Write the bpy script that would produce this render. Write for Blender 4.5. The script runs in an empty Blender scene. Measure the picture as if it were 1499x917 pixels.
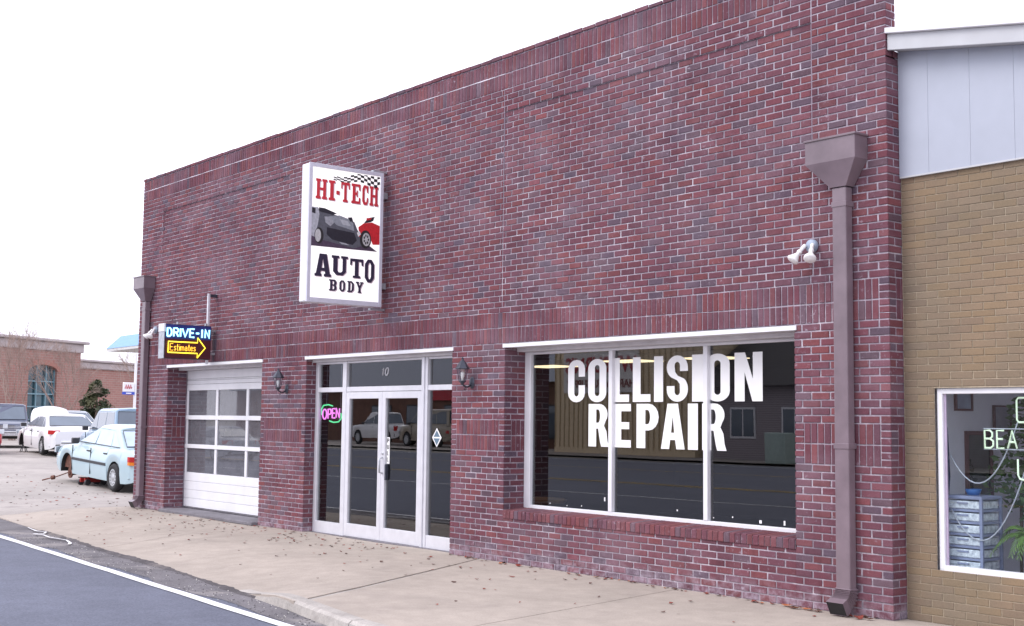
import bpy, bmesh, math, random
from mathutils import Vector, Matrix
from mathutils.geometry import tessellate_polygon
random.seed(7)
R = random.Random(11)
S = bpy.context.scene
C = S.collection
PI = math.pi

# ------------------------------------------------------------------ camera
cd = bpy.data.cameras.new('camera'); cam = bpy.data.objects.new('camera', cd); C.objects.link(cam)
cd.sensor_width = 36.0; cd.lens = 36.0 * 1850.0 / 1499.0; cd.clip_start = 0.1; cd.clip_end = 2000
yaw, pit, rol = -0.890258, 0.085422, 0.011592
Fv = Vector((math.sin(yaw) * math.cos(pit), math.cos(yaw) * math.cos(pit), math.sin(pit)))
R0 = Vector((math.cos(yaw), -math.sin(yaw), 0)); U0 = R0.cross(Fv)
Rv = math.cos(rol) * R0 + math.sin(rol) * U0; Uv = -math.sin(rol) * R0 + math.cos(rol) * U0
M = Matrix((Rv, Uv, -Fv)).transposed().to_4x4(); M.translation = Vector((6.4456, -9.4382, 1.6647))
cam.matrix_world = M; S.camera = cam
CAM = M.translation.copy()

# ------------------------------------------------------------------ sky, sun, exposure (bright overcast)
SUN_EL, SUN_AZ = math.radians(48), math.radians(205)      # azimuth as a compass bearing: from the street side, a little left
W = bpy.data.worlds.new('World'); S.world = W; W.use_nodes = True
wn, wl = W.node_tree.nodes, W.node_tree.links; wn.clear()
sky = wn.new('ShaderNodeTexSky'); sky.sky_type = 'NISHITA'; sky.sun_disc = False
sky.sun_elevation = SUN_EL; sky.sun_rotation = SUN_AZ; sky.air_density = 1.2; sky.dust_density = 4.0; sky.ozone_density = 1.0
mixw = wn.new('ShaderNodeMix'); mixw.data_type = 'RGBA'; mixw.inputs[0].default_value = 0.86
mixw.inputs[7].default_value = (11.2, 11.2, 12.9, 1)      # the even cloud cover
bg = wn.new('ShaderNodeBackground'); bg.inputs[1].default_value = 0.10
wo = wn.new('ShaderNodeOutputWorld')
wl.new(sky.outputs[0], mixw.inputs[6]); wl.new(mixw.outputs[2], bg.inputs[0]); wl.new(bg.outputs[0], wo.inputs[0])
sl = bpy.data.lights.new('sun', 'SUN'); so = bpy.data.objects.new('sun', sl); C.objects.link(so)
sl.energy = 1.0; sl.angle = math.radians(30); sl.color = (1.0, 0.96, 0.93)
sd = Vector((math.sin(SUN_AZ) * math.cos(SUN_EL), math.cos(SUN_AZ) * math.cos(SUN_EL), math.sin(SUN_EL)))
so.rotation_euler = sd.to_track_quat('Z', 'Y').to_euler(); so.location = (0, -20, 30)
S.view_settings.view_transform = 'Standard'; S.view_settings.look = 'None'
S.view_settings.gamma = 1.0; S.view_settings.exposure = 0.76; S.view_settings.use_curve_mapping = False
S.cycles.max_bounces = 8; S.cycles.transparent_max_bounces = 16

# ------------------------------------------------------------------ materials
def newmat(name):
    m = bpy.data.materials.new(name); m.use_nodes = True
    nt = m.node_tree; b = nt.nodes['Principled BSDF']; return m, nt, b
def N(nt, t, **k):
    n = nt.nodes.new(t)
    for a, v in k.items(): setattr(n, a, v)
    return n
def ramp(nt, fac, stops):
    r = N(nt, 'ShaderNodeValToRGB'); el = r.color_ramp.elements
    while len(el) < len(stops): el.new(0.5)
    for e, (p, c) in zip(el, stops):
        e.position = p; e.color = c if len(c) == 4 else (*c, 1)
    nt.links.new(fac, r.inputs[0]); return r.outputs[0]
def noise(nt, scale, detail=4, rough=0.55, src='pos', dist=0.0, stretch=None):
    n = N(nt, 'ShaderNodeTexNoise'); n.inputs['Scale'].default_value = scale
    n.inputs['Detail'].default_value = detail; n.inputs['Roughness'].default_value = rough; n.inputs['Distortion'].default_value = dist
    if src == 'pos': co = N(nt, 'ShaderNodeNewGeometry').outputs['Position']
    else: co = N(nt, 'ShaderNodeTexCoord').outputs['Object']
    if stretch:
        mp = N(nt, 'ShaderNodeMapping'); mp.inputs['Scale'].default_value = stretch
        nt.links.new(co, mp.inputs[0]); co = mp.outputs[0]
    nt.links.new(co, n.inputs['Vector']); return n.outputs['Fac']
def mix(nt, fac, a, b, mode='MIX'):
    m = N(nt, 'ShaderNodeMix'); m.data_type = 'RGBA'; m.blend_type = mode
    for i, v in ((0, fac), (6, a), (7, b)):
        if hasattr(v, 'is_linked') or hasattr(v, 'links'): nt.links.new(v, m.inputs[i])
        else: m.inputs[i].default_value = v if isinstance(v, (int, float)) else (*v[:3], 1)
    return m.outputs[2]
def bump(nt, b, h, strength=0.3, dist=0.01):
    n = N(nt, 'ShaderNodeBump'); n.inputs['Strength'].default_value = strength; n.inputs['Distance'].default_value = dist
    nt.links.new(h, n.inputs['Height']); nt.links.new(n.outputs[0], b.inputs['Normal'])
MATS = {}
def plain(name, col, rough=0.6, metal=0.0, var=0.12, scale=9.0, coat=0.0, spec=0.5, bmp=0.0):
    if name in MATS: return MATS[name]
    m, nt, b = newmat(name)
    f = noise(nt, scale, 5)
    lo = tuple(c * (1 - var) for c in col); hi = tuple(min(1, c * (1 + var)) for c in col)
    nt.links.new(ramp(nt, f, [(0.3, lo), (0.7, hi)]), b.inputs['Base Color'])
    b.inputs['Roughness'].default_value = rough; b.inputs['Metallic'].default_value = metal
    b.inputs['Specular IOR Level'].default_value = spec
    if coat: b.inputs['Coat Weight'].default_value = coat; b.inputs['Coat Roughness'].default_value = 0.08
    if bmp: bump(nt, b, noise(nt, scale * 8, 3), bmp, 0.004)
    MATS[name] = m; return m
def emit(name, col, strength):
    m, nt, b = newmat(name); b.inputs['Base Color'].default_value = (*col, 1)
    b.inputs['Emission Color'].default_value = (*col, 1); b.inputs['Emission Strength'].default_value = strength
    b.inputs['Roughness'].default_value = 0.4; MATS[name] = m; return m

def brick_mat(name, white=True, grain=0.2):
    m, nt, b = newmat(name)
    a = N(nt, 'ShaderNodeAttribute'); a.attribute_name = 'tint'
    g = ramp(nt, noise(nt, 70, 5, 0.7), [(0.25, (1 - grain * 1.4,) * 3), (0.75, (1 + grain,) * 3)])
    c = mix(nt, 1.0, a.outputs['Color'], g, 'MULTIPLY')
    g2 = ramp(nt, noise(nt, 0.9, 5, 0.6), [(0.3, (0.80, 0.86, 0.94)), (0.7, (1.14, 1.06, 1.03))])
    c = mix(nt, 1.0, c, g2, 'MULTIPLY')
    if white:
        # lime bloom: small chalky spots and smears, a patchy veil, and a heavier crust in the bottom courses
        p1 = ramp(nt, noise(nt, 26, 5, 0.65, dist=0.6), [(0.585, (0, 0, 0)), (0.72, (0.85,) * 3)])
        p2 = ramp(nt, noise(nt, 1.6, 4, 0.6), [(0.46, (0.05,) * 3), (0.68, (1, 1, 1))])
        k = mix(nt, 1.0, p1, p2, 'MULTIPLY')
        veil = ramp(nt, noise(nt, 0.8, 5, 0.65, stretch=(1, 1, 2.2)), [(0.45, (0.0,) * 3), (0.8, (0.20,) * 3)])
        k = mix(nt, 1.0, k, veil, 'ADD')
        geo = N(nt, 'ShaderNodeNewGeometry'); sp = N(nt, 'ShaderNodeSeparateXYZ'); nt.links.new(geo.outputs['Position'], sp.inputs[0])
        base = ramp(nt, sp.outputs['Z'], [(0.02, (0.55,) * 3), (0.22, (0, 0, 0))])
        crust = mix(nt, 1.0, base, ramp(nt, noise(nt, 9, 5, 0.7), [(0.4, (0, 0, 0)), (0.62, (1, 1, 1))]), 'MULTIPLY')
        k = mix(nt, 1.0, k, crust, 'ADD')
        c = mix(nt, k, c, (0.46, 0.40, 0.47))
        grime = ramp(nt, noise(nt, 3.0, 5, 0.7, stretch=(1.6, 1, 0.22)), [(0.5, (1, 1, 1)), (0.78, (0.70, 0.69, 0.71))])
        c = mix(nt, 1.0, c, grime, 'MULTIPLY')
    nt.links.new(c, b.inputs['Base Color']); b.inputs['Roughness'].default_value = 0.88; b.inputs['Specular IOR Level'].default_value = 0.25
    bump(nt, b, noise(nt, 120, 4, 0.7), 0.5, 0.003); MATS[name] = m; return m
M_BRICK = brick_mat('red_brick'); M_TAN = brick_mat('tan_brick', False, 0.12)
def mortar_mat(name, col, stain, lime=True):
    m, nt, b = newmat(name)
    c = ramp(nt, noise(nt, 30, 5, 0.7), [(0.25, tuple(x * 0.75 for x in col)), (0.7, tuple(min(1, x * 1.25) for x in col))])
    s = ramp(nt, noise(nt, 1.3, 5, 0.65), [(0.32, stain), (0.5, (0.95, 0.95, 0.95)), (0.68, (1.3, 1.3, 1.3))])
    c = mix(nt, 1.0, c, s, 'MULTIPLY')
    if lime:
        c = mix(nt, ramp(nt, noise(nt, 3.5, 6, 0.7, dist=1.0), [(0.52, (0, 0, 0)), (0.66, (0.8,) * 3)]), c, (0.60, 0.55, 0.60))
    nt.links.new(c, b.inputs['Base Color']); b.inputs['Roughness'].default_value = 0.95
    bump(nt, b, noise(nt, 150, 3), 0.5, 0.004); MATS[name] = m; return m
M_MORTAR = mortar_mat('pale_mortar', (0.325, 0.28, 0.325), (0.62, 0.61, 0.64))
M_TMORT = mortar_mat('tan_mortar', (0.36, 0.30, 0.22), (0.85, 0.85, 0.85), False)

def ground_mat(name, col, mott, speck, scale=1.0, rough=0.9, stain=None):
    m, nt, b = newmat(name)
    c = ramp(nt, noise(nt, 0.55 * scale, 6, 0.62), [(0.3, tuple(x * (1 - mott) for x in col)), (0.7, tuple(x * (1 + mott * 0.6) for x in col))])
    c = mix(nt, 1.0, c, ramp(nt, noise(nt, 5 * scale, 5, 0.6), [(0.3, (0.9,) * 3), (0.7, (1.06,) * 3)]), 'MULTIPLY')
    sp = ramp(nt, noise(nt, 55, 4, 0.75), [(0.3, (1 - speck,) * 3), (0.7, (1 + speck,) * 3)])
    c = mix(nt, 1.0, c, sp, 'MULTIPLY')
    if stain:
        k = ramp(nt, noise(nt, 0.9, 6, 0.68, dist=0.8), [(0.56, (0, 0, 0)), (0.72, (stain[3],) * 3)])
        c = mix(nt, k, c, stain[:3])
        k = ramp(nt, noise(nt, 7.5, 4, 0.6), [(0.66, (0, 0, 0)), (0.75, (0.4,) * 3)])
        c = mix(nt, k, c, stain[:3])
    nt.links.new(c, b.inputs['Base Color']); b.inputs['Roughness'].default_value = rough; b.inputs['Specular IOR Level'].default_value = 0.3
    bump(nt, b, noise(nt, 60, 4, 0.7), 0.2, 0.004); MATS[name] = m; return m
M_WALK = ground_mat('tan_concrete', (0.405, 0.352, 0.305), 0.17, 0.12, 1.0, 0.9, (0.23, 0.20, 0.18, 0.35))
M_LOT = ground_mat('worn_lot_paving', (0.37, 0.335, 0.31), 0.2, 0.14, 0.7, 0.9, (0.17, 0.15, 0.15, 0.55))
M_ROAD = ground_mat('blue_grey_asphalt', (0.128, 0.138, 0.180), 0.13, 0.34, 0.8, 0.85)
M_GUTTER = ground_mat('dirty_gutter_asphalt', (0.165, 0.155, 0.165), 0.42, 0.35, 2.2, 0.95, (0.36, 0.33, 0.31, 0.7))
M_DIRT = ground_mat('dark_road_dirt', (0.10, 0.09, 0.095), 0.4, 0.4, 4.0, 0.95, (0.24, 0.21, 0.19, 0.8))
M_CURB = ground_mat('pale_curb_concrete', (0.42, 0.39, 0.36), 0.22, 0.2, 3.0, 0.9, (0.2, 0.18, 0.17, 0.6))
M_SILLC = ground_mat('dark_damp_cement', (0.19, 0.18, 0.20), 0.3, 0.2, 4.0, 0.85, (0.36, 0.34, 0.36, 0.6))
M_LINE = ground_mat('white_road_paint', (0.78, 0.78, 0.80), 0.06, 0.10, 2.0, 0.7)
M_YLINE = ground_mat('yellow_road_paint', (0.62, 0.42, 0.08), 0.1, 0.12, 2.0, 0.7)
M_GROUND = ground_mat('far_ground', (0.30, 0.28, 0.25), 0.25, 0.12, 0.3)

M_WHITE = plain('white_paint', (0.76, 0.76, 0.79), 0.45, var=0.05, scale=3)
M_ALU = plain('pale_aluminium', (0.70, 0.70, 0.74), 0.38, 0.25, 0.06, 6)
M_SOFFIT = plain('painted_soffit', (0.62, 0.60, 0.62), 0.6, var=0.10, scale=5)
M_BROWN = plain('brown_gutter_paint', (0.185, 0.140, 0.162), 0.30, var=0.16, scale=4, bmp=0.08)
M_DARK = plain('near_black', (0.012, 0.012, 0.015), 0.6)
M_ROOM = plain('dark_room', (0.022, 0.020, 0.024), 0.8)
M_BLACK = plain('black_metal', (0.05, 0.055, 0.075), 0.4, 0.3, 0.2, 20)
M_RUBBER = plain('tyre_rubber', (0.022, 0.022, 0.024), 0.8, var=0.3, scale=20)
M_STEEL = plain('galvanised_steel', (0.46, 0.48, 0.52), 0.4, 0.6, 0.18, 12)
M_PANEL = plain('blue_grey_panel', (0.40, 0.43, 0.50), 0.55, var=0.05, scale=2.5, bmp=0.05)
M_FASCIA = plain('pale_fascia', (0.50, 0.51, 0.53), 0.5, var=0.06, scale=3)
M_VINYL = plain('white_vinyl', (0.86, 0.86, 0.86), 0.5, var=0.02)
M_BULB = plain('bulb_white', (0.85, 0.83, 0.82), 0.25, var=0.04)
M_REDV = plain('red_vinyl', (0.62, 0.035, 0.05), 0.5, var=0.04)
M_NAVYV = plain('navy_vinyl', (0.03, 0.022, 0.055), 0.5, var=0.04)
M_PINKV = plain('pale_shadow_vinyl', (0.62, 0.50, 0.54), 0.5, var=0.03)
def glass(name, tint=(0.7, 0.72, 0.72), refl=1.0, rough=0.0, dust=None, ior=2.1):
    m, nt, b = newmat(name); nt.nodes.remove(b); out = nt.nodes['Material Output']
    tr = N(nt, 'ShaderNodeBsdfTransparent'); tr.inputs[0].default_value = (*tint, 1)
    gl = N(nt, 'ShaderNodeBsdfGlossy'); gl.inputs['Roughness'].default_value = rough; gl.inputs[0].default_value = (refl,) * 3 + (1,)
    fr = N(nt, 'ShaderNodeFresnel'); fr.inputs[0].default_value = ior
    if rough == 0.0:
        bp = N(nt, 'ShaderNodeBump'); bp.inputs['Strength'].default_value = 0.02; bp.inputs['Distance'].default_value = 0.02
        nt.links.new(noise(nt, 0.8, 2), bp.inputs['Height']); nt.links.new(bp.outputs[0], gl.inputs['Normal'])
    ge = N(nt, 'ShaderNodeNewGeometry'); fm = N(nt, 'ShaderNodeMath', operation='SUBTRACT'); fm.use_clamp = True   # reflect at the outer face only
    nt.links.new(fr.outputs[0], fm.inputs[0]); nt.links.new(ge.outputs['Backfacing'], fm.inputs[1])
    mx = N(nt, 'ShaderNodeMixShader'); nt.links.new(fm.outputs[0], mx.inputs[0]); nt.links.new(tr.outputs[0], mx.inputs[1]); nt.links.new(gl.outputs[0], mx.inputs[2])
    last = mx.outputs[0]
    if dust:
        df = N(nt, 'ShaderNodeBsdfDiffuse')
        nt.links.new(ramp(nt, noise(nt, 6, 4), [(0.3, tuple(c * 0.85 for c in dust[:3])), (0.7, tuple(c * 1.1 for c in dust[:3]))]), df.inputs[0])
        m2 = N(nt, 'ShaderNodeMixShader'); m2.inputs[0].default_value = dust[3]
        nt.links.new(last, m2.inputs[1]); nt.links.new(df.outputs[0], m2.inputs[2]); last = m2.outputs[0]
    nt.links.new(last, out.inputs[0]); MATS[name] = m; return m
M_GLASS = glass('shop_glass', (0.72, 0.74, 0.76), ior=2.0)
M_BGLASS = glass('clear_shop_glass', (0.9, 0.93, 0.95), ior=1.7)
M_DUSTY = glass('dusty_garage_glass', (0.5, 0.5, 0.52), 0.9, 0.015, (0.24, 0.24, 0.27, 0.42), ior=2.5)
M_CARGLASS = plain('car_glass', (0.10, 0.13, 0.17), 0.06, 0.0, 0.1, 2, spec=0.9)
M_CARGLASS_PALE = plain('pale_car_glass', (0.45, 0.56, 0.66), 0.08, 0.0, 0.1, 2, spec=0.9)

# ------------------------------------------------------------------ mesh helpers
class MB:
    def __init__(s): s.v = []; s.f = []; s.m = []; s.c = []
    def add(s, vs, fs, mi=0, col=None):
        o = len(s.v); s.v += [tuple(p) for p in vs]; s.c += [col or (0, 0, 0)] * len(vs)
        for f in fs: s.f.append(tuple(i + o for i in f)); s.m.append(mi)
        return s
    def box(s, x0, x1, y0, y1, z0, z1, mi=0, T=None):
        v = [(x, y, z) for z in (z0, z1) for y in (y0, y1) for x in (x0, x1)]
        if T: v = [T @ Vector(p) for p in v]
        return s.add(v, [(0, 2, 3, 1), (4, 5, 7, 6), (0, 1, 5, 4), (2, 6, 7, 3), (0, 4, 6, 2), (1, 3, 7, 5)], mi)
    def quad(s, a, b, c, d, mi=0): return s.add([a, b, c, d], [(0, 1, 2, 3)], mi)
    def tube(s, pts, r, n=6, mi=0, cap=True):
        pts = [Vector(p) for p in pts]; rs = r if isinstance(r, (list, tuple)) else [r] * len(pts); rings = []
        prev = None
        for i, p in enumerate(pts):
            d = (pts[min(i + 1, len(pts) - 1)] - pts[max(i - 1, 0)])
            d = d.normalized() if d.length > 1e-9 else Vector((0, 0, 1))
            a = prev if prev is not None else (Vector((0, 0, 1)) if abs(d.z) < 0.9 else Vector((1, 0, 0)))
            u = (a - d * a.dot(d)); u = u.normalized() if u.length > 1e-6 else d.orthogonal().normalized()
            w = d.cross(u); prev = u
            rings.append([p + (u * math.cos(2 * PI * k / n) + w * math.sin(2 * PI * k / n)) * rs[i] for k in range(n)])
        vs = [q for rg in rings for q in rg]; fs = []
        for i in range(len(pts) - 1):
            for k in range(n): fs.append((i * n + k, i * n + (k + 1) % n, (i + 1) * n + (k + 1) % n, (i + 1) * n + k))
        if cap: fs += [tuple(range(n))[::-1], tuple((len(pts) - 1) * n + k for k in range(n))]
        return s.add(vs, fs, mi)
    def lathe(s, prof, T=None, n=20, mi=0, close=False):
        T = T or Matrix(); vs = []; fs = []; m = len(prof)
        for k in range(n):
            a = 2 * PI * k / n
            for r, z in prof: vs.append(T @ Vector((r * math.cos(a), r * math.sin(a), z)))
        for k in range(n):
            for i in range(m - 1 if not close else m):
                fs.append((k * m + i, ((k + 1) % n) * m + i, ((k + 1) % n) * m + (i + 1) % m, k * m + (i + 1) % m))
        return s.add(vs, fs, mi)
    def poly(s, loops, P, th=0.002, mi=0):
        """flat shape with holes: loops of (u, v); P(u, v, d) gives the point, d = height above the face"""
        idx = []; flat = []
        for lp in loops: idx.append(len(flat)); flat += lp
        tris = tessellate_polygon([[Vector((a, b, 0)) for a, b in lp] for lp in loops])
        vs = [P(a, b, th) for a, b in flat] + [P(a, b, 0) for a, b in flat]; n = len(flat); fs = []
        for t in tris:
            (ax, ay), (bx, by), (cx, cy) = (flat[i] for i in t)
            fs.append(tuple(t) if (bx - ax) * (cy - ay) - (by - ay) * (cx - ax) > 0 else tuple(t)[::-1])
        for k, lp in enumerate(loops):
            o = idx[k]; L = len(lp); area = sum(lp[i][0] * lp[(i + 1) % L][1] - lp[(i + 1) % L][0] * lp[i][1] for i in range(L))
            ccw = (area > 0) == (k == 0)
            for i in range(L):
                a, b = o + i, o + (i + 1) % L
                fs.append((a, a + n, b + n, b) if ccw else (b, b + n, a + n, a))
        return s.add(vs, fs, mi)
    def mesh(s, name, mats, smooth=False, bevel=0.0, seg=1, tint=False, merge=False):
        me = bpy.data.meshes.new(name); me.from_pydata(s.v, [], s.f)
        for m in (mats if isinstance(mats, (list, tuple)) else [mats]): me.materials.append(m)
        me.polygons.foreach_set('material_index', s.m)
        if tint:
            at = me.color_attributes.new('tint', 'FLOAT_COLOR', 'POINT')
            at.data.foreach_set('color', [x for c in s.c for x in (*c, 1.0)])
        if bevel or merge:
            bm = bmesh.new(); bm.from_mesh(me)
            if merge: bmesh.ops.remove_doubles(bm, verts=bm.verts, dist=1e-5)
            if bevel:
                ed = [e for e in bm.edges if len(e.link_faces) == 2 and e.calc_face_angle(0) > 0.5]
                bmesh.ops.bevel(bm, geom=ed, offset=bevel, segments=seg, affect='EDGES', profile=0.5)
            bm.to_mesh(me); bm.free()
        if smooth: me.polygons.foreach_set('use_smooth', [True] * len(me.polygons))
        me.update(); return me
    def build(s, name, mats, parent=None, **k):
        o = bpy.data.objects.new(name, s.mesh(name, mats, **k)); C.objects.link(o)
        if parent: o.parent = parent
        return o
def tag(o, label=None, cat=None, group=None, kind=None):
    for k, v in (('label', label), ('category', cat), ('group', group), ('kind', kind)):
        if v: o[k] = v
    return o
def thing(name, label, cat, loc=(0, 0, 0), rz=0.0, group=None):
    o = bpy.data.objects.new(name, None); C.objects.link(o); o.empty_display_size = 0.2
    o.location = loc; o.rotation_euler = (0, 0, rz); return tag(o, label, cat, group)
def copy_tree(o, parent=None):
    c = o.copy(); C.objects.link(c)
    if parent: c.parent = parent
    for ch in list(o.children): copy_tree(ch, c)
    return c
def smooth01(t): t = max(0.0, min(1.0, t)); return t * t * (3 - 2 * t)
def lerp_tab(x, xs, ys):
    if x <= xs[0]: return ys[0]
    for i in range(len(xs) - 1):
        if x <= xs[i + 1]: t = (x - xs[i]) / (xs[i + 1] - xs[i]); return ys[i] + t * (ys[i + 1] - ys[i])
    return ys[-1]

# ------------------------------------------------------------------ ground, road, pavement
RZ = -0.10                                                   # road level
def line_y(x): return -4.217 - 0.0569 * x                    # the near white edge line
def curb_y(x): return lerp_tab(x, [-90, -40, -16, -10.7, -7.2, -4.1, -2.6, 6, 14], [1.7, -1.1, -2.48, -2.94, -3.2, -3.55, -3.80, -4.15, -4.6])
def ground_z(x, y):
    z = max(0.0, min(0.45, (-x - 20.5) * 0.030))
    ramp_on = smooth01((-4.2 - x) / 1.1)
    if ramp_on > 0:
        t = smooth01((curb_y(x) + 1.5 - y) / 1.5); z = z * (1 - t * ramp_on) - 0.085 * t * ramp_on
    return z + 0.006 * math.sin(x * 1.7 + y * 0.9) * smooth01((-5.5 - x) / 2)
def sheet(name, mat, x0, x1, y0, y1, z):
    m = MB(); m.quad((x0, y0, z), (x1, y0, z), (x1, y1, z), (x0, y1, z))
    return tag(m.build(name, mat), kind='structure')
sheet('ground', M_GROUND, -900, 900, -900, 900, -0.16)
m = MB()
xs = list(range(-140, 61, 4))
for a, b in zip(xs, xs[1:]):
    m.quad((a, -33 - 0.0569 * a, RZ), (b, -33 - 0.0569 * b, RZ), (b, -3.0 - 0.0569 * b + 0.6, RZ), (a, -3.0 - 0.0569 * a + 0.6, RZ))
tag(m.build('road', M_ROAD), kind='structure')
def road_line(off, w, mat, x0, x1, dash=None):
    m = MB(); x = x0
    while x < x1:
        e = min(x1, x + (dash[0] if dash else 3.0)); n = 4
        for i in range(n):
            a = x + (e - x) * i / n; b = x + (e - x) * (i + 1) / n
            j = 0.006 * math.sin(a * 3.1); k = 0.006 * math.sin(b * 3.1)
            m.quad((a, line_y(a) + off - w / 2 + j, RZ + 0.008), (b, line_y(b) + off - w / 2 + k, RZ + 0.008), (b, line_y(b) + off + w / 2 + k, RZ + 0.008), (a, line_y(a) + off + w / 2 + j, RZ + 0.008))
        x = e + (dash[1] if dash else 0)
    return tag(m.build('road_line', mat), kind='structure')
road_line(0, 0.115, M_LINE, -130, 40); road_line(-7.9, 0.11, M_LINE, -130, 40); road_line(-12.6, 0.11, M_YLINE, -130, 40)
road_line(-12.9, 0.11, M_YLINE, -130, 40); road_line(-20.6, 0.11, M_YLINE, -130, 40); road_line(-27.4, 0.12, M_LINE, -130, 40)
# dirty strip between the edge line and the kerb
m = MB(); xs = [-60 + 0.5 * i for i in range(144)]
for a, b in zip(xs, xs[1:]):
    ja, jb = 0.05 * math.sin(a * 2.3) + 0.03 * math.sin(a * 7), 0.05 * math.sin(b * 2.3) + 0.03 * math.sin(b * 7)
    m.quad((a, line_y(a) + 0.12 + ja, RZ + 0.004), (b, line_y(b) + 0.12 + jb, RZ + 0.004), (b, max(curb_y(b), line_y(b) + 0.2) + 0.1, RZ + 0.004), (a, max(curb_y(a), line_y(a) + 0.2) + 0.1, RZ + 0.004))
tag(m.build('gutter', M_GUTTER), kind='structure')
def patch(quad, nx, ny, dz=0.0, lip=0.0):
    """grid over a four-cornered patch (a b along the wall, d c along the kerb) laid on ground_z"""
    m = MB(); a, b, c, d = quad; vs = []; fs = []
    for j in range(ny + 1):
        for i in range(nx + 1):
            u, v = i / nx, j / ny
            x = (a[0] * (1 - u) + b[0] * u) * (1 - v) + (d[0] * (1 - u) + c[0] * u) * v
            ya = a[1] * (1 - u) + b[1] * u
            yk = curb_y(x) + d[1]
            y = ya * (1 - v) + yk * v
            vs.append((x, y, ground_z(x, y) + dz))
    for j in range(ny):
        for i in range(nx):
            k = j * (nx + 1) + i; fs.append((k, k + nx + 1, k + nx + 2, k + 1))
    if lip:
        n = len(vs); vs += [(x, y, z - lip) for x, y, z in vs]
        rim = [i for i in range(nx + 1)] + [j * (nx + 1) + nx for j in range(1, ny + 1)] + [ny * (nx + 1) + i for i in range(nx - 1, -1, -1)] + [j * (nx + 1) for j in range(ny - 1, 0, -1)]
        for p, q in zip(rim, rim[1:] + rim[:1]): fs.append((p, q, q + n, p + n))
    m.add(vs, fs); return m
walk = tag(patch([(-16.4, 0.6), (14, 0.6), (14, 0.02), (-16.4, 0.02)], 120, 14, -0.010).build('pavement', M_CURB), kind='structure')
J = [(-16.39, -16.39), (-11.1, -10.3), (-6.12, -3.9), (-2.62, -1.72), (1.6, 2.3), (6.5, 7.2), (13.9, 13.9)]
for (a0, a1), (b0, b1) in zip(J, J[1:]):
    g = 0.007
    patch([(a0 + g, 0.55), (b0 - g, 0.55), (b1 - g, 0.17 if a1 > -4 else 0.0), (a1 + g, 0.17 if a1 > -4 else 0.0)], 40, 22, 0.0, 0.03).build('slab', M_WALK, walk, smooth=False)
# kerb stones along the right-hand stretch, starting with a worn dropped stone
kerb = thing('curb', None, None); kerb['kind'] = 'structure'
ks = [-5.4, -2.62, -0.6, 1.6, 3.8, 6.0, 9.0, 12.0]
for i, (a, b) in enumerate(zip(ks, ks[1:])):
    m = MB(); n = 16; vs = []; fs = []
    for k in range(n + 1):
        x = a + 0.008 + (b - a - 0.016) * k / n; y = curb_y(x)
        zt = ground_z(x, y + 0.02) + 0.005
        w = R.uniform(-0.006, 0.006)
        vs += [(x, y + 0.16, zt), (x, y + 0.03 + w, zt + 0.002), (x, y + 0.0 + w, zt - 0.022), (x, y - 0.02 + w, RZ - 0.02)]
    for k in range(n):
        for q in range(3): o = k * 4 + q; fs.append((o, o + 1, o + 5, o + 4))
    fs += [(0, 3, 2, 1) if False else (3, 2, 1, 0), tuple(n * 4 + q for q in range(4))]
    m.add(vs, fs); m.build('curb_stone', M_CURB, kerb)
# car park beside the building
m = MB(); vs = []; fs = []; nx, ny = 70, 44
gx = [-16.395 - 78 * (i / nx) ** 1.5 for i in range(nx + 1)]
for j in range(ny + 1):
    for x in gx:
        y0 = curb_y(x); t = j / ny; y = y0 + 3.5 * (t / 0.3) if t < 0.3 else y0 + 3.5 + 42 * ((t - 0.3) / 0.7) ** 1.4
        vs.append((x, y, ground_z(x, y)))
for j in range(ny):
    for i in range(nx): k = j * (nx + 1) + i; fs.append((k, k + 1, k + nx + 2, k + nx + 1)[::-1])
m.add(vs, fs); tag(m.build('parking_lot', M_LOT, smooth=True), kind='structure')
sheet('far_lot', M_LOT, -140, 40, -90, -33.2, -0.06)
# spilt white paint by the drive
m = MB(); pp = [(-13.75, -2.74), (-13.4, -2.80), (-13.0, -2.86), (-12.75, -2.80), (-12.5, -2.92), (-12.55, -3.06), (-12.3, -3.0), (-11.9, -3.05), (-11.4, -2.98), (-11.0, -3.07), (-10.85, -3.14)]
for (a, b), w0, w1 in zip(zip(pp, pp[1:]), [.008, .01, .018, .01, .02, .02, .014, .014, .014, .02], [.01, .018, .01, .02, .02, .014, .014, .014, .02, .024]):
    d = Vector((b[0] - a[0], b[1] - a[1])).normalized(); nrm = Vector((-d.y, d.x))
    q = [(a[0] + nrm.x * w0, a[1] + nrm.y * w0), (a[0] - nrm.x * w0, a[1] - nrm.y * w0), (b[0] - nrm.x * w1, b[1] - nrm.y * w1), (b[0] + nrm.x * w1, b[1] + nrm.y * w1)]
    m.add([(x, y, max(ground_z(x, y), RZ) + 0.012) for x, y in q], [(0, 1, 2, 3)])
tag(m.build('paint_spill', M_LINE), 'thin squiggle of spilt white paint at the pavement edge by the drive', 'paint spill')
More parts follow.
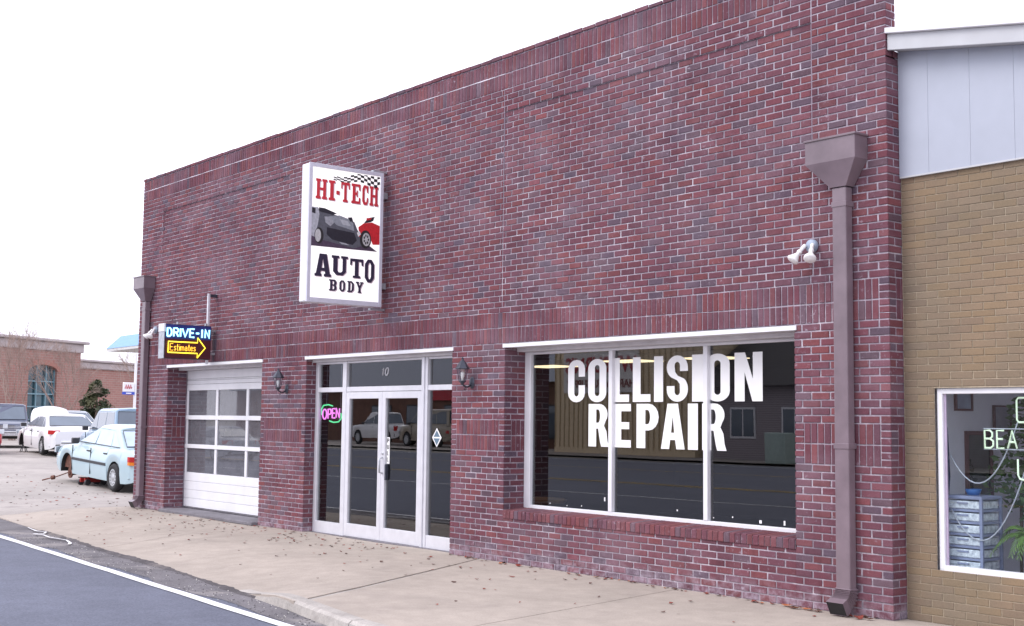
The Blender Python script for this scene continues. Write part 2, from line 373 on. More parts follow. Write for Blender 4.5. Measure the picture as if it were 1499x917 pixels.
# dirt and broken edge along the drive
m = MB(); xs = [-13.2 + 0.05 * i for i in range(170)]
for a, b in zip(xs, xs[1:]):
    fd = lambda x: max(0.0, min(1.0, (-4.75 - x) / .9))
    f = lambda x: (curb_y(x) + 0.03 * fd(x) + fd(x) * (0.018 * math.sin(x * 2.1) + 0.014 * math.sin(x * 9.7) + 0.010 * math.sin(x * 31)), curb_y(x) + fd(x) * (-0.05 - 0.03 * math.sin(x * 1.3 + 1) - 0.012 * math.sin(x * 13)))
    (a1, a0), (b1, b0) = f(a), f(b); m.quad((a, a0, RZ + .006), (b, b0, RZ + .006), (b, curb_y(b) + .01, ground_z(b, curb_y(b)) + .006), (a, curb_y(a) + .01, ground_z(a, curb_y(a)) + .006))
    m.quad((a, curb_y(a) + .01, ground_z(a, curb_y(a)) + .006), (b, curb_y(b) + .01, ground_z(b, curb_y(b)) + .006), (b, b1, ground_z(b, b1) + .005), (a, a1, ground_z(a, a1) + .005))
tag(m.build('dirt', M_DIRT), kind='stuff')
# loose grit in the gutter
m = MB()
for i in range(700):
    x = R.uniform(-13, -1); y = R.uniform(line_y(x) + 0.1, curb_y(x) - 0.02) if R.random() < 0.9 else curb_y(x) - R.random() * 0.08
    s = R.uniform(0.003, 0.009) * (1.6 if R.random() < 0.06 else 1); a = R.random() * 6
    T = Matrix.Translation((x, y, RZ + 0.006 + s * 0.3)) @ Matrix.Rotation(a, 4, 'Z')
    m.add([T @ Vector(p) for p in ((-s, -s * .7, -s * .4), (s, -s * .6, -s * .4), (s * .8, s * .7, -s * .4), (-s * .7, s * .8, -s * .4), (0, 0, s * .6))], [(0, 1, 4), (1, 2, 4), (2, 3, 4), (3, 0, 4)], 0 if R.random() < 0.72 else 1)
tag(m.build('gravel', [plain('dark_grit', (0.09, 0.085, 0.09), 0.9), plain('pale_grit', (0.5, 0.48, 0.45), 0.9)]), kind='stuff')

# ------------------------------------------------------------------ the brick building
XL = -16.316
GX0, GX1, DX0, DX1, WX0, WX1 = -14.955, -11.43, -10.05, -6.40, -5.34, -1.03
ZL0, ZL1, ZU0, ZU1, ZP0, ZP1 = 1.301, 1.676, 2.586, 2.966, 5.707, 6.09
ZTOP = 6.14; BL = 0.21
bld = thing('brick_building', 'dark red brick body shop with shop window, glass doors and roll-up garage door', 'building')
RED = [(0.162, 0.057, 0.073), (0.150, 0.053, 0.069), (0.172, 0.060, 0.073), (0.142, 0.056, 0.074), (0.156, 0.066, 0.086), (0.184, 0.062, 0.069)]
DRK = [(0.128, 0.078, 0.098), (0.112, 0.075, 0.100), (0.138, 0.084, 0.104)]
def tint(dark=0.14):
    b = R.choice(DRK) if R.random() < dark else R.choice(RED); k = R.uniform(0.86, 1.14); return tuple(x * k for x in b)
BANDS = [(z, z + (ZL0) / 19) for z in [ZL0 / 19 * i for i in range(19)]]
ROWS = [(a, b, 'S') for a, b in BANDS]
ROWS += [(ZL0, (ZL0 + ZL1) / 2, 'V'), ((ZL0 + ZL1) / 2, ZL1, 'V')]
h = (ZU0 - ZL1) / 13; ROWS += [(ZL1 + h * i, ZL1 + h * (i + 1), 'S') for i in range(13)]
ROWS += [(ZU0, (ZU0 + ZU1) / 2, 'V'), ((ZU0 + ZU1) / 2, ZU1, 'V')]
h = (ZP0 - ZU1) / 39; ROWS += [(ZU1 + h * i, ZU1 + h * (i + 1), 'S') for i in range(39)]
ROWS += [(ZP0, 5.902, 'V'), (5.902, ZP1, 'V'), (ZP1, ZTOP, 'C')]
SILL0, SILL1 = ZL0 / 19 * 7.6, 0.612
def recess(x, z):
    for a, b in ((-15.42, -10.72), (-5.41, -0.81)):
        if a <= x <= b and 4.2 < z < 5.4265: return 0.011 * (z - 4.2) / 1.2265
    return 0.0
JOINTS = [-5.41, -0.81, -10.2]
def cuts(u0, u1, parity, off=0.0, pitch=BL, minc=0.045):
    """brick spans between u0 and u1 on a running-bond grid"""
    g = off + (pitch / 2 if parity else 0.0); k = math.floor((u0 - g) / pitch); e = [u0]
    x = g + (k + 1) * pitch
    while x < u1 - 1e-4:
        if x - e[-1] > minc: e.append(x)
        x += pitch
    if len(e) > 1 and u1 - e[-1] < minc: e.pop()
    e.append(u1); return list(zip(e, e[1:]))
BR = []                                                       # (origin, dirU, normal, u0, u1, z0, z1, depth)
jt = lambda k=1.0: R.uniform(-0.0022, 0.0022) * k
def lay(origin, du, nr, u0, u1, rows, quoin=(False, False), depth=None, gap=0.0130, clip=None, first=0):
    hg = gap * 1.35
    for ri, (z0, z1, kind) in enumerate(rows):
        ri += first
        if kind == 'S':
            segs = [(u0, u1)]
            for jx in (JOINTS if depth else []):
                if z0 > ZU1: segs = [t for s in segs for t in ([(s[0], jx), (jx, s[1])] if s[0] + .05 < jx < s[1] - .05 else [s])]
            for s0, s1 in segs:
                for a, b in cuts(s0, s1, ri % 2): BR.append((origin, du, nr, a + (hg / 2 + jt() if a > u0 else 0), b - (hg / 2 + jt() if b < u1 else 0), z0 + gap / 2 + jt(.6), z1 - gap / 2 + jt(.6), depth((a + b) / 2, (z0 + z1) / 2) if depth else 0.0))
        elif kind == 'C':
            for a, b in cuts(u0, u1, 0): BR.append((origin, du, nr, a + gap / 2, b - gap / 2, z0 + gap / 2, z1 + R.uniform(-0.006, 0.006), -0.012))
        else:
            a0, a1 = u0, u1; q = 0.105
            for on, lo in ((quoin[0], u0), (quoin[1], u1 - q)):
                if on:
                    hh = (z1 - z0) / 3
                    for k in range(3): BR.append((origin, du, nr, lo + (0 if lo == u0 else gap / 2), lo + q - (gap / 2 if lo == u0 else 0), z0 + k * hh + gap / 2, z0 + (k + 1) * hh - gap / 2, 0.0))
            if quoin[0]: a0 += q
            if quoin[1]: a1 -= q
            n = max(1, round((a1 - a0) / 0.0715)); w = (a1 - a0) / n
            for k in range(n): BR.append((origin, du, nr, a0 + k * w + gap * (.42 if k or quoin[0] else 0) + jt(.5) * (k > 0), a0 + (k + 1) * w - gap * (.42 if k < n - 1 or quoin[1] else 0), z0 + gap / 2 + jt(), z1 - gap / 2 + jt(), 0.0))
X, Y_, Z = Vector((1, 0, 0)), Vector((0, 1, 0)), Vector((0, 0, 1)); O0 = Vector((0, 0, 0))
low = [r for r in ROWS if r[0] < ZU0 - 1e-6]; high = [r for r in ROWS if r[0] >= ZU0 - 1e-6]
for (a, b) in ((XL, GX0), (GX1, DX0), (DX1, WX0), (WX1, 0.0)): lay(O0, X, -Y_, a, b, low, (True, True))
apron = [(a, b, 'S') for a, b in BANDS if b < SILL0 + 0.03]; lay(O0, X, -Y_, WX0, WX1, apron)
lay(O0, X, -Y_, XL, 0.0, high, (True, True), recess, first=len(low))
for x0, d in ((GX0, 0.36), (DX0, 0.19), (WX0, 0.33)):
    rows = [r for r in low if not (x0 == WX0 and r[0] < SILL1 - 0.02)]
    lay(Vector((x0, 0, 0)), Y_, X, 0.0125, d, rows, (True, False), first=1)
for x0, d in ((GX1, 0.36), (DX1, 0.19), (WX1, 0.33)):
    rows = [r for r in low if not (x0 == WX1 and r[0] < SILL1 - 0.02)]
    lay(Vector((x0, 0, 0)), -Y_, -X, -d, -0.0125, rows, (False, True), first=1)
side = low + high[:-1]; nlo = sum(1 for r in side if r[1] < 5.05)
lay(Vector((0, 0, 0)), Y_, X, 0.0125, 0.74, side[:nlo], (True, False), first=1)
lay(Vector((0, 0, 0)), Y_, X, 0.0125, 0.15, side[nlo:], (False, False), first=1 + nlo)
def brick_geo(w, h, jig=True, wear=0.0016):
    """front at d=0, two rings behind it; local axes u, z, d"""
    r = lambda: R.uniform(-wear, wear) if jig else 0
    v = []
    for ins, d in ((0.0035, 0.0), (0.0, -0.0032), (0.0, -0.013)):
        for su, sz in ((-1, -1), (1, -1), (1, 1), (-1, 1)): v.append((su * (w / 2 - ins) + r() * (ins > 0), sz * (h / 2 - ins) + r() * (ins > 0), d + (r() * 0.8 if ins > 0 else 0)))
    f = [(0, 1, 2, 3)]
    for o in (0, 4):
        for k in range(4): f.append((o + k, o + 4 + k, o + 4 + (k + 1) % 4, o + (k + 1) % 4))
    return v, f
def in_frame(p, mx=0.0):
    q = p - CAM; f = q.dot(Fv)
    if f < 0.2: return None
    x = 1850 * q.dot(Rv) / f; y = 1850 * q.dot(Uv) / f
    return (abs(x) < 750 + mx and abs(y) < 459 + mx)
def score(b):
    o, du, nr, u0, u1, z0, z1, d = b; p = o + du * ((u0 + u1) / 2) + Z * ((z0 + z1) / 2); q = CAM - p
    if not in_frame(p): return 0
    if nr == -Y_ and -0.50 < p.x < -0.36 and p.z < 3.9: return 0
    if nr == -Y_ and -0.74 < p.x < -0.22 and 3.85 < p.z < 4.25: return 0
    c = q.normalized().dot(nr)
    return (u1 - u0) * (z1 - z0) * max(0, c) / q.length_squared
def emit_bricks(blist, parent, mat, tintf, wear=0.0016):
    order = sorted(range(len(blist)), key=lambda i: -score(blist[i])); top = set(i for i in order[:300] if score(blist[i]) > 0)
    stuff = MB(); cache = {}
    for i, (o, du, nr, u0, u1, z0, z1, d) in enumerate(blist):
        c = o + du * ((u0 + u1) / 2) + Z * ((z0 + z1) / 2) - nr * (d + R.uniform(-0.0012, 0.0012)); w, h = u1 - u0, z1 - z0
        if i in top:
            key = (round(w / 0.004), round(h / 0.002), R.randrange(14))
            if key not in cache:
                mm = MB(); v, f = brick_geo(key[0] * 0.004, key[1] * 0.002, True, wear); mm.add(v, f, 0, (tuple(c_ * R.uniform(.9, 1.1) for c_ in (.27, .20, .165)) if d < -.01 else tintf(0.05) if h > 1.6 * w else tintf())); cache[key] = mm.mesh('brick', mat, tint=True)
            ob = bpy.data.objects.new('brick', cache[key]); C.objects.link(ob); ob.parent = parent
            mw = Matrix((du, Z, nr)).transposed().to_4x4(); mw.translation = c; ob.matrix_local = mw
        else:
            v, f = brick_geo(w, h, True, wear); stuff.add([c + du * p[0] + Z * p[1] + nr * p[2] for p in v], f, 0, tintf(0.05) if h > 1.6 * w else tintf())
    so_ = stuff.build('brick_courses', mat, parent, tint=True); so_['kind'] = 'stuff'
# mortar backing with the openings left out, plain side and back walls, roof deck
MO = 0.0070
m = MB()
def fq(x0, x1, z0, z1, y=MO, y1=None): m.quad((x0, y, z0), (x1, y, z0), (x1, y if y1 is None else y1, z1), (x0, y if y1 is None else y1, z1))
for a, b in ((XL, GX0), (GX1, DX0), (DX1, WX0), (WX1, 0.0)): fq(a + (MO if a > XL else 0), b - MO, 0, ZU0)
fq(WX0 - MO, WX1 + MO, 0, SILL0 + 0.01); fq(XL, -MO, ZU0, 4.2)
for a, b in ((XL, -15.42), (-10.72, -5.41), (-0.81, -MO)): fq(a, b, 4.2, 5.4265)
for a, b in ((-15.42, -10.72), (-5.41, -0.81)):
    fq(a, b, 4.2, 5.4265, MO, MO + 0.011)
    m.quad((a, MO + 0.011, 5.4265), (b, MO + 0.011, 5.4265), (b, 0.0, 5.4265), (a, 0.0, 5.4265))
fq(XL, -MO, 5.4265, ZTOP - 0.02)
m.quad((XL, MO, ZTOP - 0.02), (-MO, MO, ZTOP - 0.02), (-MO, 0.15, ZTOP - 0.02), (XL, 0.15, ZTOP - 0.02))
m.quad((-MO, 0.15, 4.7), (XL, 0.15, 4.7), (XL, 0.15, ZTOP - .02), (-MO, 0.15, ZTOP - .02)); m.quad((-MO, MO, 4.9), (-MO, .15, 4.9), (-MO, .15, ZTOP - .02), (-MO, MO, ZTOP - .02)); m.quad((XL, .15, 4.9), (XL, MO, 4.9), (XL, MO, ZTOP - .02), (XL, .15, ZTOP - .02))
for x0, d in ((GX0, 0.40), (DX0, 0.24), (WX0, 0.38)): m.quad((x0 - MO, MO, 0), (x0 - MO, d, 0), (x0 - MO, d, ZU0), (x0 - MO, MO, ZU0))
for x0, d in ((GX1, 0.40), (DX1, 0.24), (WX1, 0.38)): m.quad((x0 + MO, d, 0), (x0 + MO, MO, 0), (x0 + MO, MO, ZU0), (x0 + MO, d, ZU0))
m.quad((-MO, MO, 0), (-MO, 12, 0), (-MO, 12, 5.0), (-MO, MO, 5.0))
m.quad((XL, 12, 0), (XL, MO, 0), (XL, MO, 4.9), (XL, 12, 4.9))
m.quad((-MO, 12, 0), (XL, 12, 0), (XL, 12, 4.9), (-MO, 12, 4.9))
wall = m.build('wall', M_MORTAR, bld)
emit_bricks(BR, wall, M_BRICK, tint)
# rowlock sill below the shop window
m = MB(); n = 60; w = (WX1 - WX0) / n
sillm = {}
for k in range(n):
    key = k % 9
    if key not in sillm:
        mm = MB(); ww = w - 0.010; t = tint(); hh = SILL1 - SILL0
        mm.add([(-ww / 2, -0.012, 0), (ww / 2, -0.012, 0), (ww / 2, 0.30, 0.0), (-ww / 2, 0.30, 0.0), (-ww / 2, -0.012, hh - .006), (ww / 2, -0.012, hh - .006), (ww / 2, 0.30, hh + 0.022), (-ww / 2, 0.30, hh + 0.022), (-ww / 2, -.006, hh), (ww / 2, -.006, hh)],
               [(0, 1, 5, 4), (4, 5, 9, 8), (8, 9, 6, 7), (0, 4, 8, 7, 3), (1, 2, 6, 9, 5)], 0, t); sillm[key] = mm.mesh('sill_brick', M_BRICK, tint=True)
    ob = bpy.data.objects.new('sill_brick', sillm[key]); C.objects.link(ob); ob.parent = wall
    ob.location = (WX0 + (k + 0.5) * w, R.uniform(-0.002, 0.002), SILL0 + R.uniform(-0.001, 0.001))
m = MB(); m.add([(WX0, -0.004, SILL0), (WX1, -0.004, SILL0), (WX1, -0.004, SILL1 - .012), (WX0, -0.004, SILL1 - .012), (WX1, 0.34, SILL1 + .012), (WX0, 0.34, SILL1 + .012)], [(0, 1, 2, 3), (3, 2, 4, 5)])
m.build('sill_bed', M_MORTAR, bld)
m = MB(); m.box(XL + 0.01, -0.02, 0.16, 11.9, 4.78, 4.86); m.build('roof', M_ROOM, bld)
# pale caulked movement joints on the upper wall
for jx, z0, z1 in ((-5.41, 4.55, ZP0), (-0.81, 4.3, 5.42), (-10.2, 2.6, 4.4)):
    m = MB(); m.box(jx - 0.004, jx + 0.004, 0.0035, 0.02, z0, z1); m.build('caulk_joint', plain('pale_caulk', (0.30, 0.24, 0.29), 0.8), bld)
m = MB(); xs = [XL + .01 + .05 * i for i in range(219)]
for p, q in zip(xs, xs[1:]):
    f = lambda x: .003 + .004 * abs(math.sin(x * 1.9) * math.sin(x * 5.3 + 1)) + .001 * math.sin(x * 41)
    m.box(p, q - .0005, .0015, .0065, 5.902 - f(p), 5.902 + f(q))
m.build('lime_streak', plain('chalky_lime', (.62, .58, .64), .95, var=.25, scale=5), bld)
# room behind the glass, its gloom put into near-black wall and floor colours
def room(name, x0, x1, y0, y1, z0, z1, mats, parent):
    m = MB(); m.box(x0, x1, y0, y1, z0, z1); m.f = [f[::-1] for f in m.f]
    del m.f[2], m.m[2]                                       # open towards the street
    m.m = [0, 1] + [2] * (len(m.f) - 2); return m.build(name, mats, parent)
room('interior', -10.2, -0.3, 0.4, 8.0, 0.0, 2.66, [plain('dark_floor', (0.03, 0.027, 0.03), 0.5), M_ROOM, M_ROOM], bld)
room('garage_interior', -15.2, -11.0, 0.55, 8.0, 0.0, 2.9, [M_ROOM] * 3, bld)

def frame_bars(bars, name, mat, parent, bevel=0.004):
    for i, b in enumerate(bars):
        m = MB(); m.box(*b); m.build(name, mat, parent, bevel=bevel)
def lintel(x0, x1, depth, name='lintel'):
    m = MB(); m.box(x0 - 0.03, x1 + 0.03, -0.014, 0.003, ZU0 - 0.052, ZU0 - 0.006)
    m.build(name, M_WHITE, bld, bevel=0.002)
    m = MB(); m.box(x0 + 0.004, x1 - 0.004, 0.0035, depth, ZU0 - 0.052, ZU0 - 0.03)
    m.build('soffit', M_SOFFIT, bld)
    m = MB(); m.box(x0 + 0.004, x1 - 0.004, depth * 0.55, depth + 0.02, ZU0 - 0.095, ZU0 - 0.0525)
    m.build('soffit_trim', M_SOFFIT, bld)
lintel(GX0, GX1, 0.365); lintel(DX0, DX1, 0.185); lintel(WX0, WX1, 0.335)

# shop window
win = thing('shop_window', None, None); win.parent = bld
FY0, FY1, GY = 0.31, 0.37, 0.352
FT = ZU0 - 0.096; FB = 0.625
frame_bars([(WX0 + 0.003, WX0 + 0.115, FY0, FY1, FB, FT), (WX1 - 0.06, WX1 - 0.003, FY0, FY1, FB, FT)], 'frame', M_WHITE, win)
frame_bars([(WX0 + 0.115, WX1 - 0.06, FY0, FY1, FB, FB + 0.045), (WX0 + 0.115, WX1 - 0.06, FY0, FY1, FT - 0.03, FT)], 'frame', M_WHITE, win)
MX = [-3.835, -2.42]
for x in MX: frame_bars([(x - 0.03, x + 0.03, FY0 - 0.004, FY1, FB + 0.0455, FT - 0.0305)], 'mullion', M_WHITE, win)
xe = [WX0 + 0.115] + [e for x in MX for e in (x - 0.03, x + 0.03)] + [WX1 - 0.06]
for a, b in zip(xe[::2], xe[1::2]):
    m = MB(); m.box(a, b, GY, GY + 0.006, FB + 0.045, FT - 0.03); m.build('pane', M_GLASS, win)

# ---- condensed bold glyphs (unit width 1, height 1; stroke t given as share of width)
def rr(x0, y0, x1, y1, rx, ry, n=7):
    p = []
    for cx, cy, a0 in ((x1 - rx, y0 + ry, -PI / 2), (x1 - rx, y1 - ry, 0), (x0 + rx, y1 - ry, PI / 2), (x0 + rx, y0 + ry, PI)):
        for k in range(n + 1): a = a0 + PI / 2 * k / n; p.append((cx + rx * math.cos(a), cy + ry * math.sin(a)))
    return p
def arc(cx, cy, rx, ry, a0, a1, n=8): return [(cx + rx * math.cos(math.radians(a0 + (a1 - a0) * k / n)), cy + ry * math.sin(math.radians(a0 + (a1 - a0) * k / n))) for k in range(n + 1)]
t = 0.37
CG = {
 'O': [rr(0, 0, 1, 1, .5, .22), rr(t, .14, 1 - t, .86, .13, .07)],
 'C': [arc(.5, .78, .5, .22, 0, 180) + arc(.5, .22, .5, .22, 180, 360) + [(1, .40), (1 - t, .40)] + arc(.5, .21, .13, .07, 0, -180) + arc(.5, .79, .13, .07, 180, 0) + [(1 - t, .60), (1, .60)]],
 'L': [[(0, 0), (.95, 0), (.95, .17), (.42, .17), (.42, 1), (0, 1)]],
 'I': [[(0, 0), (1, 0), (1, 1), (0, 1)]],
 'N': [[(0, 0), (.36, 0), (.36, .60), (.64, 0), (1, 0), (1, 1), (.66, 1), (.66, .45), (.38, 1), (0, 1)]],
 'E': [[(0, 0), (.95, 0), (.95, .17), (.42, .17), (.42, .42), (.86, .42), (.86, .58), (.42, .58), (.42, .83), (.95, .83), (.95, 1), (0, 1)]],
 'P': [[(0, 0), (.4, 0), (.4, .40), (.55, .40)] + arc(.55, .70, .45, .30, -90, 90) + [(0, 1)], [(.4, .54), (.4, .86)] + arc(.5, .70, .12, .16, 90, -90)],
 'R': [[(0, 0), (.4, 0), (.4, .42), (.5, .42), (.6, .12), (.66, 0), (1.06, 0), (.98, .14), (.93, .36), (.80, .49)] + arc(.55, .755, .43, .245, -40, 90) + [(0, 1)], [(.4, .56), (.4, .87)] + arc(.5, .715, .10, .155, 90, -90)],
 'A': [[(0, 0), (.36, 0), (.41, .2), (.63, .2), (.68, 0), (1.04, 0), (.75, 1), (.29, 1)], [(.45, .36), (.52, .72), (.59, .36)]],
}
def s_glyph():
    o = arc(.5, .74, .5, .26, 0, 180, 12); o = [(1, .68)] + o[0:]
    # left bowl then down to the lower right
    outer_l = arc(.5, .74, .5, .26, 180, 235, 5) + [(.5, .46), (.62, .38)]
    inner_lo = arc(.5, .22, .13, .08, 10, -180, 8) + [(.37, .34), (0, .34)]
    outer_lo = arc(.5, .26, .5, .26, 180, 360, 12)
    right = arc(.5, .28, .5, .28, 0, 50, 5) + [(.52, .56), (.40, .64)]
    inner_up = arc(.5, .78, .13, .08, 190, 0, 8) + [(.63, .66), (1, .66)]
    return [o + outer_l + inner_lo + outer_lo + right + inner_up]
CG['S'] = s_glyph()
def place_text(chars, P, mat, parent, name='letter', th=0.002, font=CG):
    for ch, u0, u1, v0, v1 in chars:
        m = MB(); m.poly([[(u0 + a * (u1 - u0), v0 + b * (v1 - v0)) for a, b in lp] for lp in font[ch]], P, th); m.build(name, mat, parent)
PW = lambda u, v, d: (u, GY - 0.001 - d, v)
row1 = [('C', -4.59, -4.30), ('O', -4.245, -3.945), ('L', -3.845, -3.565), ('L', -3.52, -3.235), ('I', -3.195, -3.06), ('S', -3.005, -2.70), ('I', -2.64, -2.475), ('O', -2.455, -2.125), ('N', -2.06, -1.70)]
place_text([(c, a, b, 1.885, 2.375) for c, a, b in row1], PW, M_VINYL, win)
row2 = [('R', -4.235, -3.915), ('E', -3.82, -3.535), ('P', -3.46, -3.125), ('A', -3.09, -2.76), ('I', -2.70, -2.56), ('R', -2.50, -2.19)]
place_text([(c, a, b, 1.385, 1.865) for c, a, b in row2], PW, M_VINYL, win)
# stray flecks of old tape at the bottom of the panes
m = MB()
for x, z, s in ((-4.9, .70, .012), (-4.6, .69, .010), (-4.35, .70, .012), (-3.97, .78, .02), (-2.86, .74, .016), (-2.35, .70, .01), (-2.1, .72, .014), (-1.75, .69, .03), (-1.45, .69, .02)):
    m.box(x, x + s, GY - 0.003, GY - 0.001, z, z + s * (2.2 if s == .02 else 1))
m.build('tape_fleck', M_VINYL, win)

# entrance: aluminium storefront, two leaves, two sidelights, three transom lights
ent = thing('entrance', None, None); ent.parent = bld
EY0, EY1, EG = 0.165, 0.225, 0.20
ET = ZU0 - 0.096; TB = 2.05
V = [DX0 + 0.003, -9.95, -9.26, -9.16, -7.30, -7.13, -6.44]
def bar(*b, name='frame', mat=None, bev=0.004, par=None): frame_bars([b], name, mat or M_ALU, par or ent, bev)
bar(DX0 + 0.003, -9.965, EY0, EY1, 0.0, ET); bar(-6.46, DX1 - 0.003, EY0, EY1, 0.0, ET)
bar(-9.27, -9.17, EY0 - 0.01, EY1, 0.0, ET); bar(-7.29, -7.15, EY0 - 0.01, EY1, 0.0, ET); bar(-7.23, -7.205, EY0 - 0.03, EY0 - 0.0105, 0.0, ET)
for a, b in ((-9.965, -9.27), (-9.17, -7.29), (-7.15, -6.46)):
    bar(a, b, EY0, EY1, ET - 0.03, ET); bar(a, b, EY0, EY1, TB, TB + 0.07)
    m = MB(); m.box(a, b, EG, EG + 0.006, TB + 0.07, ET - 0.03); m.build('transom_pane', M_GLASS, ent)
for a, b in ((-9.965, -9.27), (-7.15, -6.46)):
    bar(a, b, EY0, EY1, 0.0, 0.17); m = MB(); m.box(a, b, EG, EG + 0.006, 0.17, TB); m.build('sidelight_pane', M_GLASS, ent)
def leaf(x0, x1, hinge_left):
    y0, y1 = EY0 - 0.004, EY1 - 0.012; s = 0.085
    d = thing('door', None, None); d.parent = bld
    for b in ((x0, x0 + s, y0, y1, 0.012, TB - 0.006), (x1 - s, x1, y0, y1, 0.012, TB - 0.006), (x0 + s, x1 - s, y0, y1, 0.012, 0.19), (x0 + s, x1 - s, y0, y1, TB - 0.10, TB - 0.006)):
        frame_bars([b], 'stile' if b[1] - b[0] < .1 else 'rail', M_ALU, d)
    m = MB(); m.box(x0 + s, x1 - s, EG - 0.006, EG, 0.19, TB - 0.10); m.build('pane', M_GLASS, d)
    return d, s
XM = -8.235
dl, s = leaf(-9.168, XM - 0.003, True); dr, s = leaf(XM + 0.003, -7.292, False)
m = MB(); hx = XM + 0.05; m.tube([(hx, EY0 - 0.01, 0.93), (hx, EY0 - 0.06, 0.94), (hx, EY0 - 0.06, 1.13), (hx, EY0 - 0.01, 1.14)], 0.011, 8); m.build('handle', M_STEEL, dr, smooth=True)
m = MB(); m.lathe([(0, 0.012), (0.018, 0.012), (0.022, 0)], Matrix.Translation((XM + 0.05, EY0 - 0.004, 1.20)) @ Matrix.Rotation(PI / 2, 4, 'X'), 14); m.build('lock_cylinder', M_STEEL, dr, smooth=True)
m = MB(); m.box(XM + 0.10, XM + 0.135, EY0 - 0.006, EG - 0.006, 0.84, 1.05); m.build('push_bar', M_BLACK, dr)
# "PULL" strip, letters one above the other
PD = lambda u, v, d: (u, EG - 0.0075 - d, v)
m = MB(); m.box(XM + 0.095, XM + 0.165, EG - 0.008, EG - 0.0065, 1.06, 1.42); strip = m.build('pull_sticker', M_VINYL, dr)
STROKE = {
 'P': [[(0, 0), (0, 1), (.65, 1), (.95, .85), (.95, .6), (.65, .46), (0, .46)]],
 'U': [[(0, 1), (0, .25), (.2, 0), (.75, 0), (.95, .25), (.95, 1)]], 'L': [[(0, 1), (0, 0), (.85, 0)]],
 'D': [[(0, 0), (0, 1), (.5, 1), (.85, .8), (.95, .5), (.85, .2), (.5, 0), (0, 0)]],
 'R': [[(0, 0), (0, 1), (.65, 1), (.92, .86), (.92, .64), (.65, .5), (0, .5)], [(.5, .5), (.98, 0)]],
 'I': [[(.5, 0), (.5, 1)]], 'V': [[(0, 1), (.5, 0), (1, 1)]], '-': [[(0, .5), (1, .5)]],
 'E': [[(.95, 1), (0, 1), (0, 0), (.95, 0)], [(0, .52), (.78, .52)]], 'N': [[(0, 0), (0, 1), (.95, 0), (.95, 1)]],
 'O': [[(.3, 0), (.05, .25), (0, .5), (.05, .75), (.3, 1), (.65, 1), (.9, .75), (.95, .5), (.9, .25), (.65, 0), (.3, 0)]],
 'B': [[(0, 0), (0, 1), (.6, 1), (.85, .88), (.85, .65), (.6, .53), (0, .53)], [(.6, .53), (.95, .4), (.95, .13), (.65, 0), (0, 0)]],
 'A': [[(0, 0), (.47, 1), (.95, 0)], [(.2, .36), (.76, .36)]],
 's': [[(.9, .5), (.6, .62), (.2, .56), (.15, .42), (.8, .25), (.85, .1), (.5, 0), (.08, .1)]],
 't': [[(.45, .95), (.45, .1), (.62, 0), (.9, .03)], [(.08, .62), (.9, .62)]], 'i': [[(.5, 0), (.5, .6)], [(.5, .82), (.5, .88)]],
 'm': [[(0, 0), (0, .62)], [(0, .48), (.22, .62), (.45, .5), (.47, 0)], [(.47, .48), (.7, .62), (.95, .5), (.97, 0)]],
 'a': [[(.15, .52), (.5, .62), (.82, .5), (.85, 0)], [(.85, .36), (.3, .34), (.08, .2), (.2, .02), (.55, 0), (.85, .15)]],
 'e': [[(.08, .33), (.92, .33), (.85, .52), (.5, .62), (.15, .5), (.06, .3), (.18, .08), (.5, 0), (.9, .08)]],
 '1': [[(.25, .8), (.55, 1), (.55, 0)]], '0': [[(.3, 0), (.05, .25), (.05, .75), (.3, 1), (.65, 1), (.9, .75), (.9, .25), (.65, 0), (.3, 0)]],
}
def stroke_text(chars, P, r, mat, parent, name='letter', n=6, d=0.0, slant=0.0, joined=False):
    big = MB()
    for ch, u0, u1, v0, v1 in chars:
        m = big if joined else MB()
        for pl in STROKE[ch]: m.tube([P(u0 + (a + slant * b) * (u1 - u0), v0 + b * (v1 - v0), d) for a, b in pl], r, n)
        if not joined: m.build(name, mat, parent, smooth=True)
    if joined: return big.build(name, mat, parent, smooth=True)
stroke_text([('P', XM + .113, XM + .147, 1.35, 1.40), ('U', XM + .113, XM + .147, 1.265, 1.315), ('L', XM + .113, XM + .147, 1.18, 1.23), ('L', XM + .113, XM + .147, 1.095, 1.145)], lambda u, v, d: (u, EG - 0.0085, v), 0.0055, M_DARK, dr, 'letter')
stroke_text([('1', -8.32, -8.25, 2.27, 2.37), ('0', -8.23, -8.15, 2.27, 2.37)], lambda u, v, d: (u, EG - 0.003, v), 0.009, plain('worn_decal', (.5, .5, .53), .6), ent, 'numeral', slant=0.3)
# diamond decal on the right sidelight
PE = lambda u, v, d: (u, EG - 0.001 - d, v)
def dia(cx, cz, a, b): return [(cx, cz - b), (cx + a, cz), (cx, cz + b), (cx - a, cz)]
m = MB(); m.poly([dia(-6.98, 1.435, .105, .125)], PE, 0.0015); dec = m.build('decal', M_VINYL, ent)
m = MB(); m.poly([[(-7.05, 1.445), (-6.91, 1.445), (-6.98, 1.53)]], PE, 0.003); m.poly([[(-7.05, 1.425), (-6.98, 1.335), (-6.91, 1.425)]], PE, 0.003)
m.build('decal_print', plain('slate_print', (0.12, 0.19, 0.26), 0.5), ent)

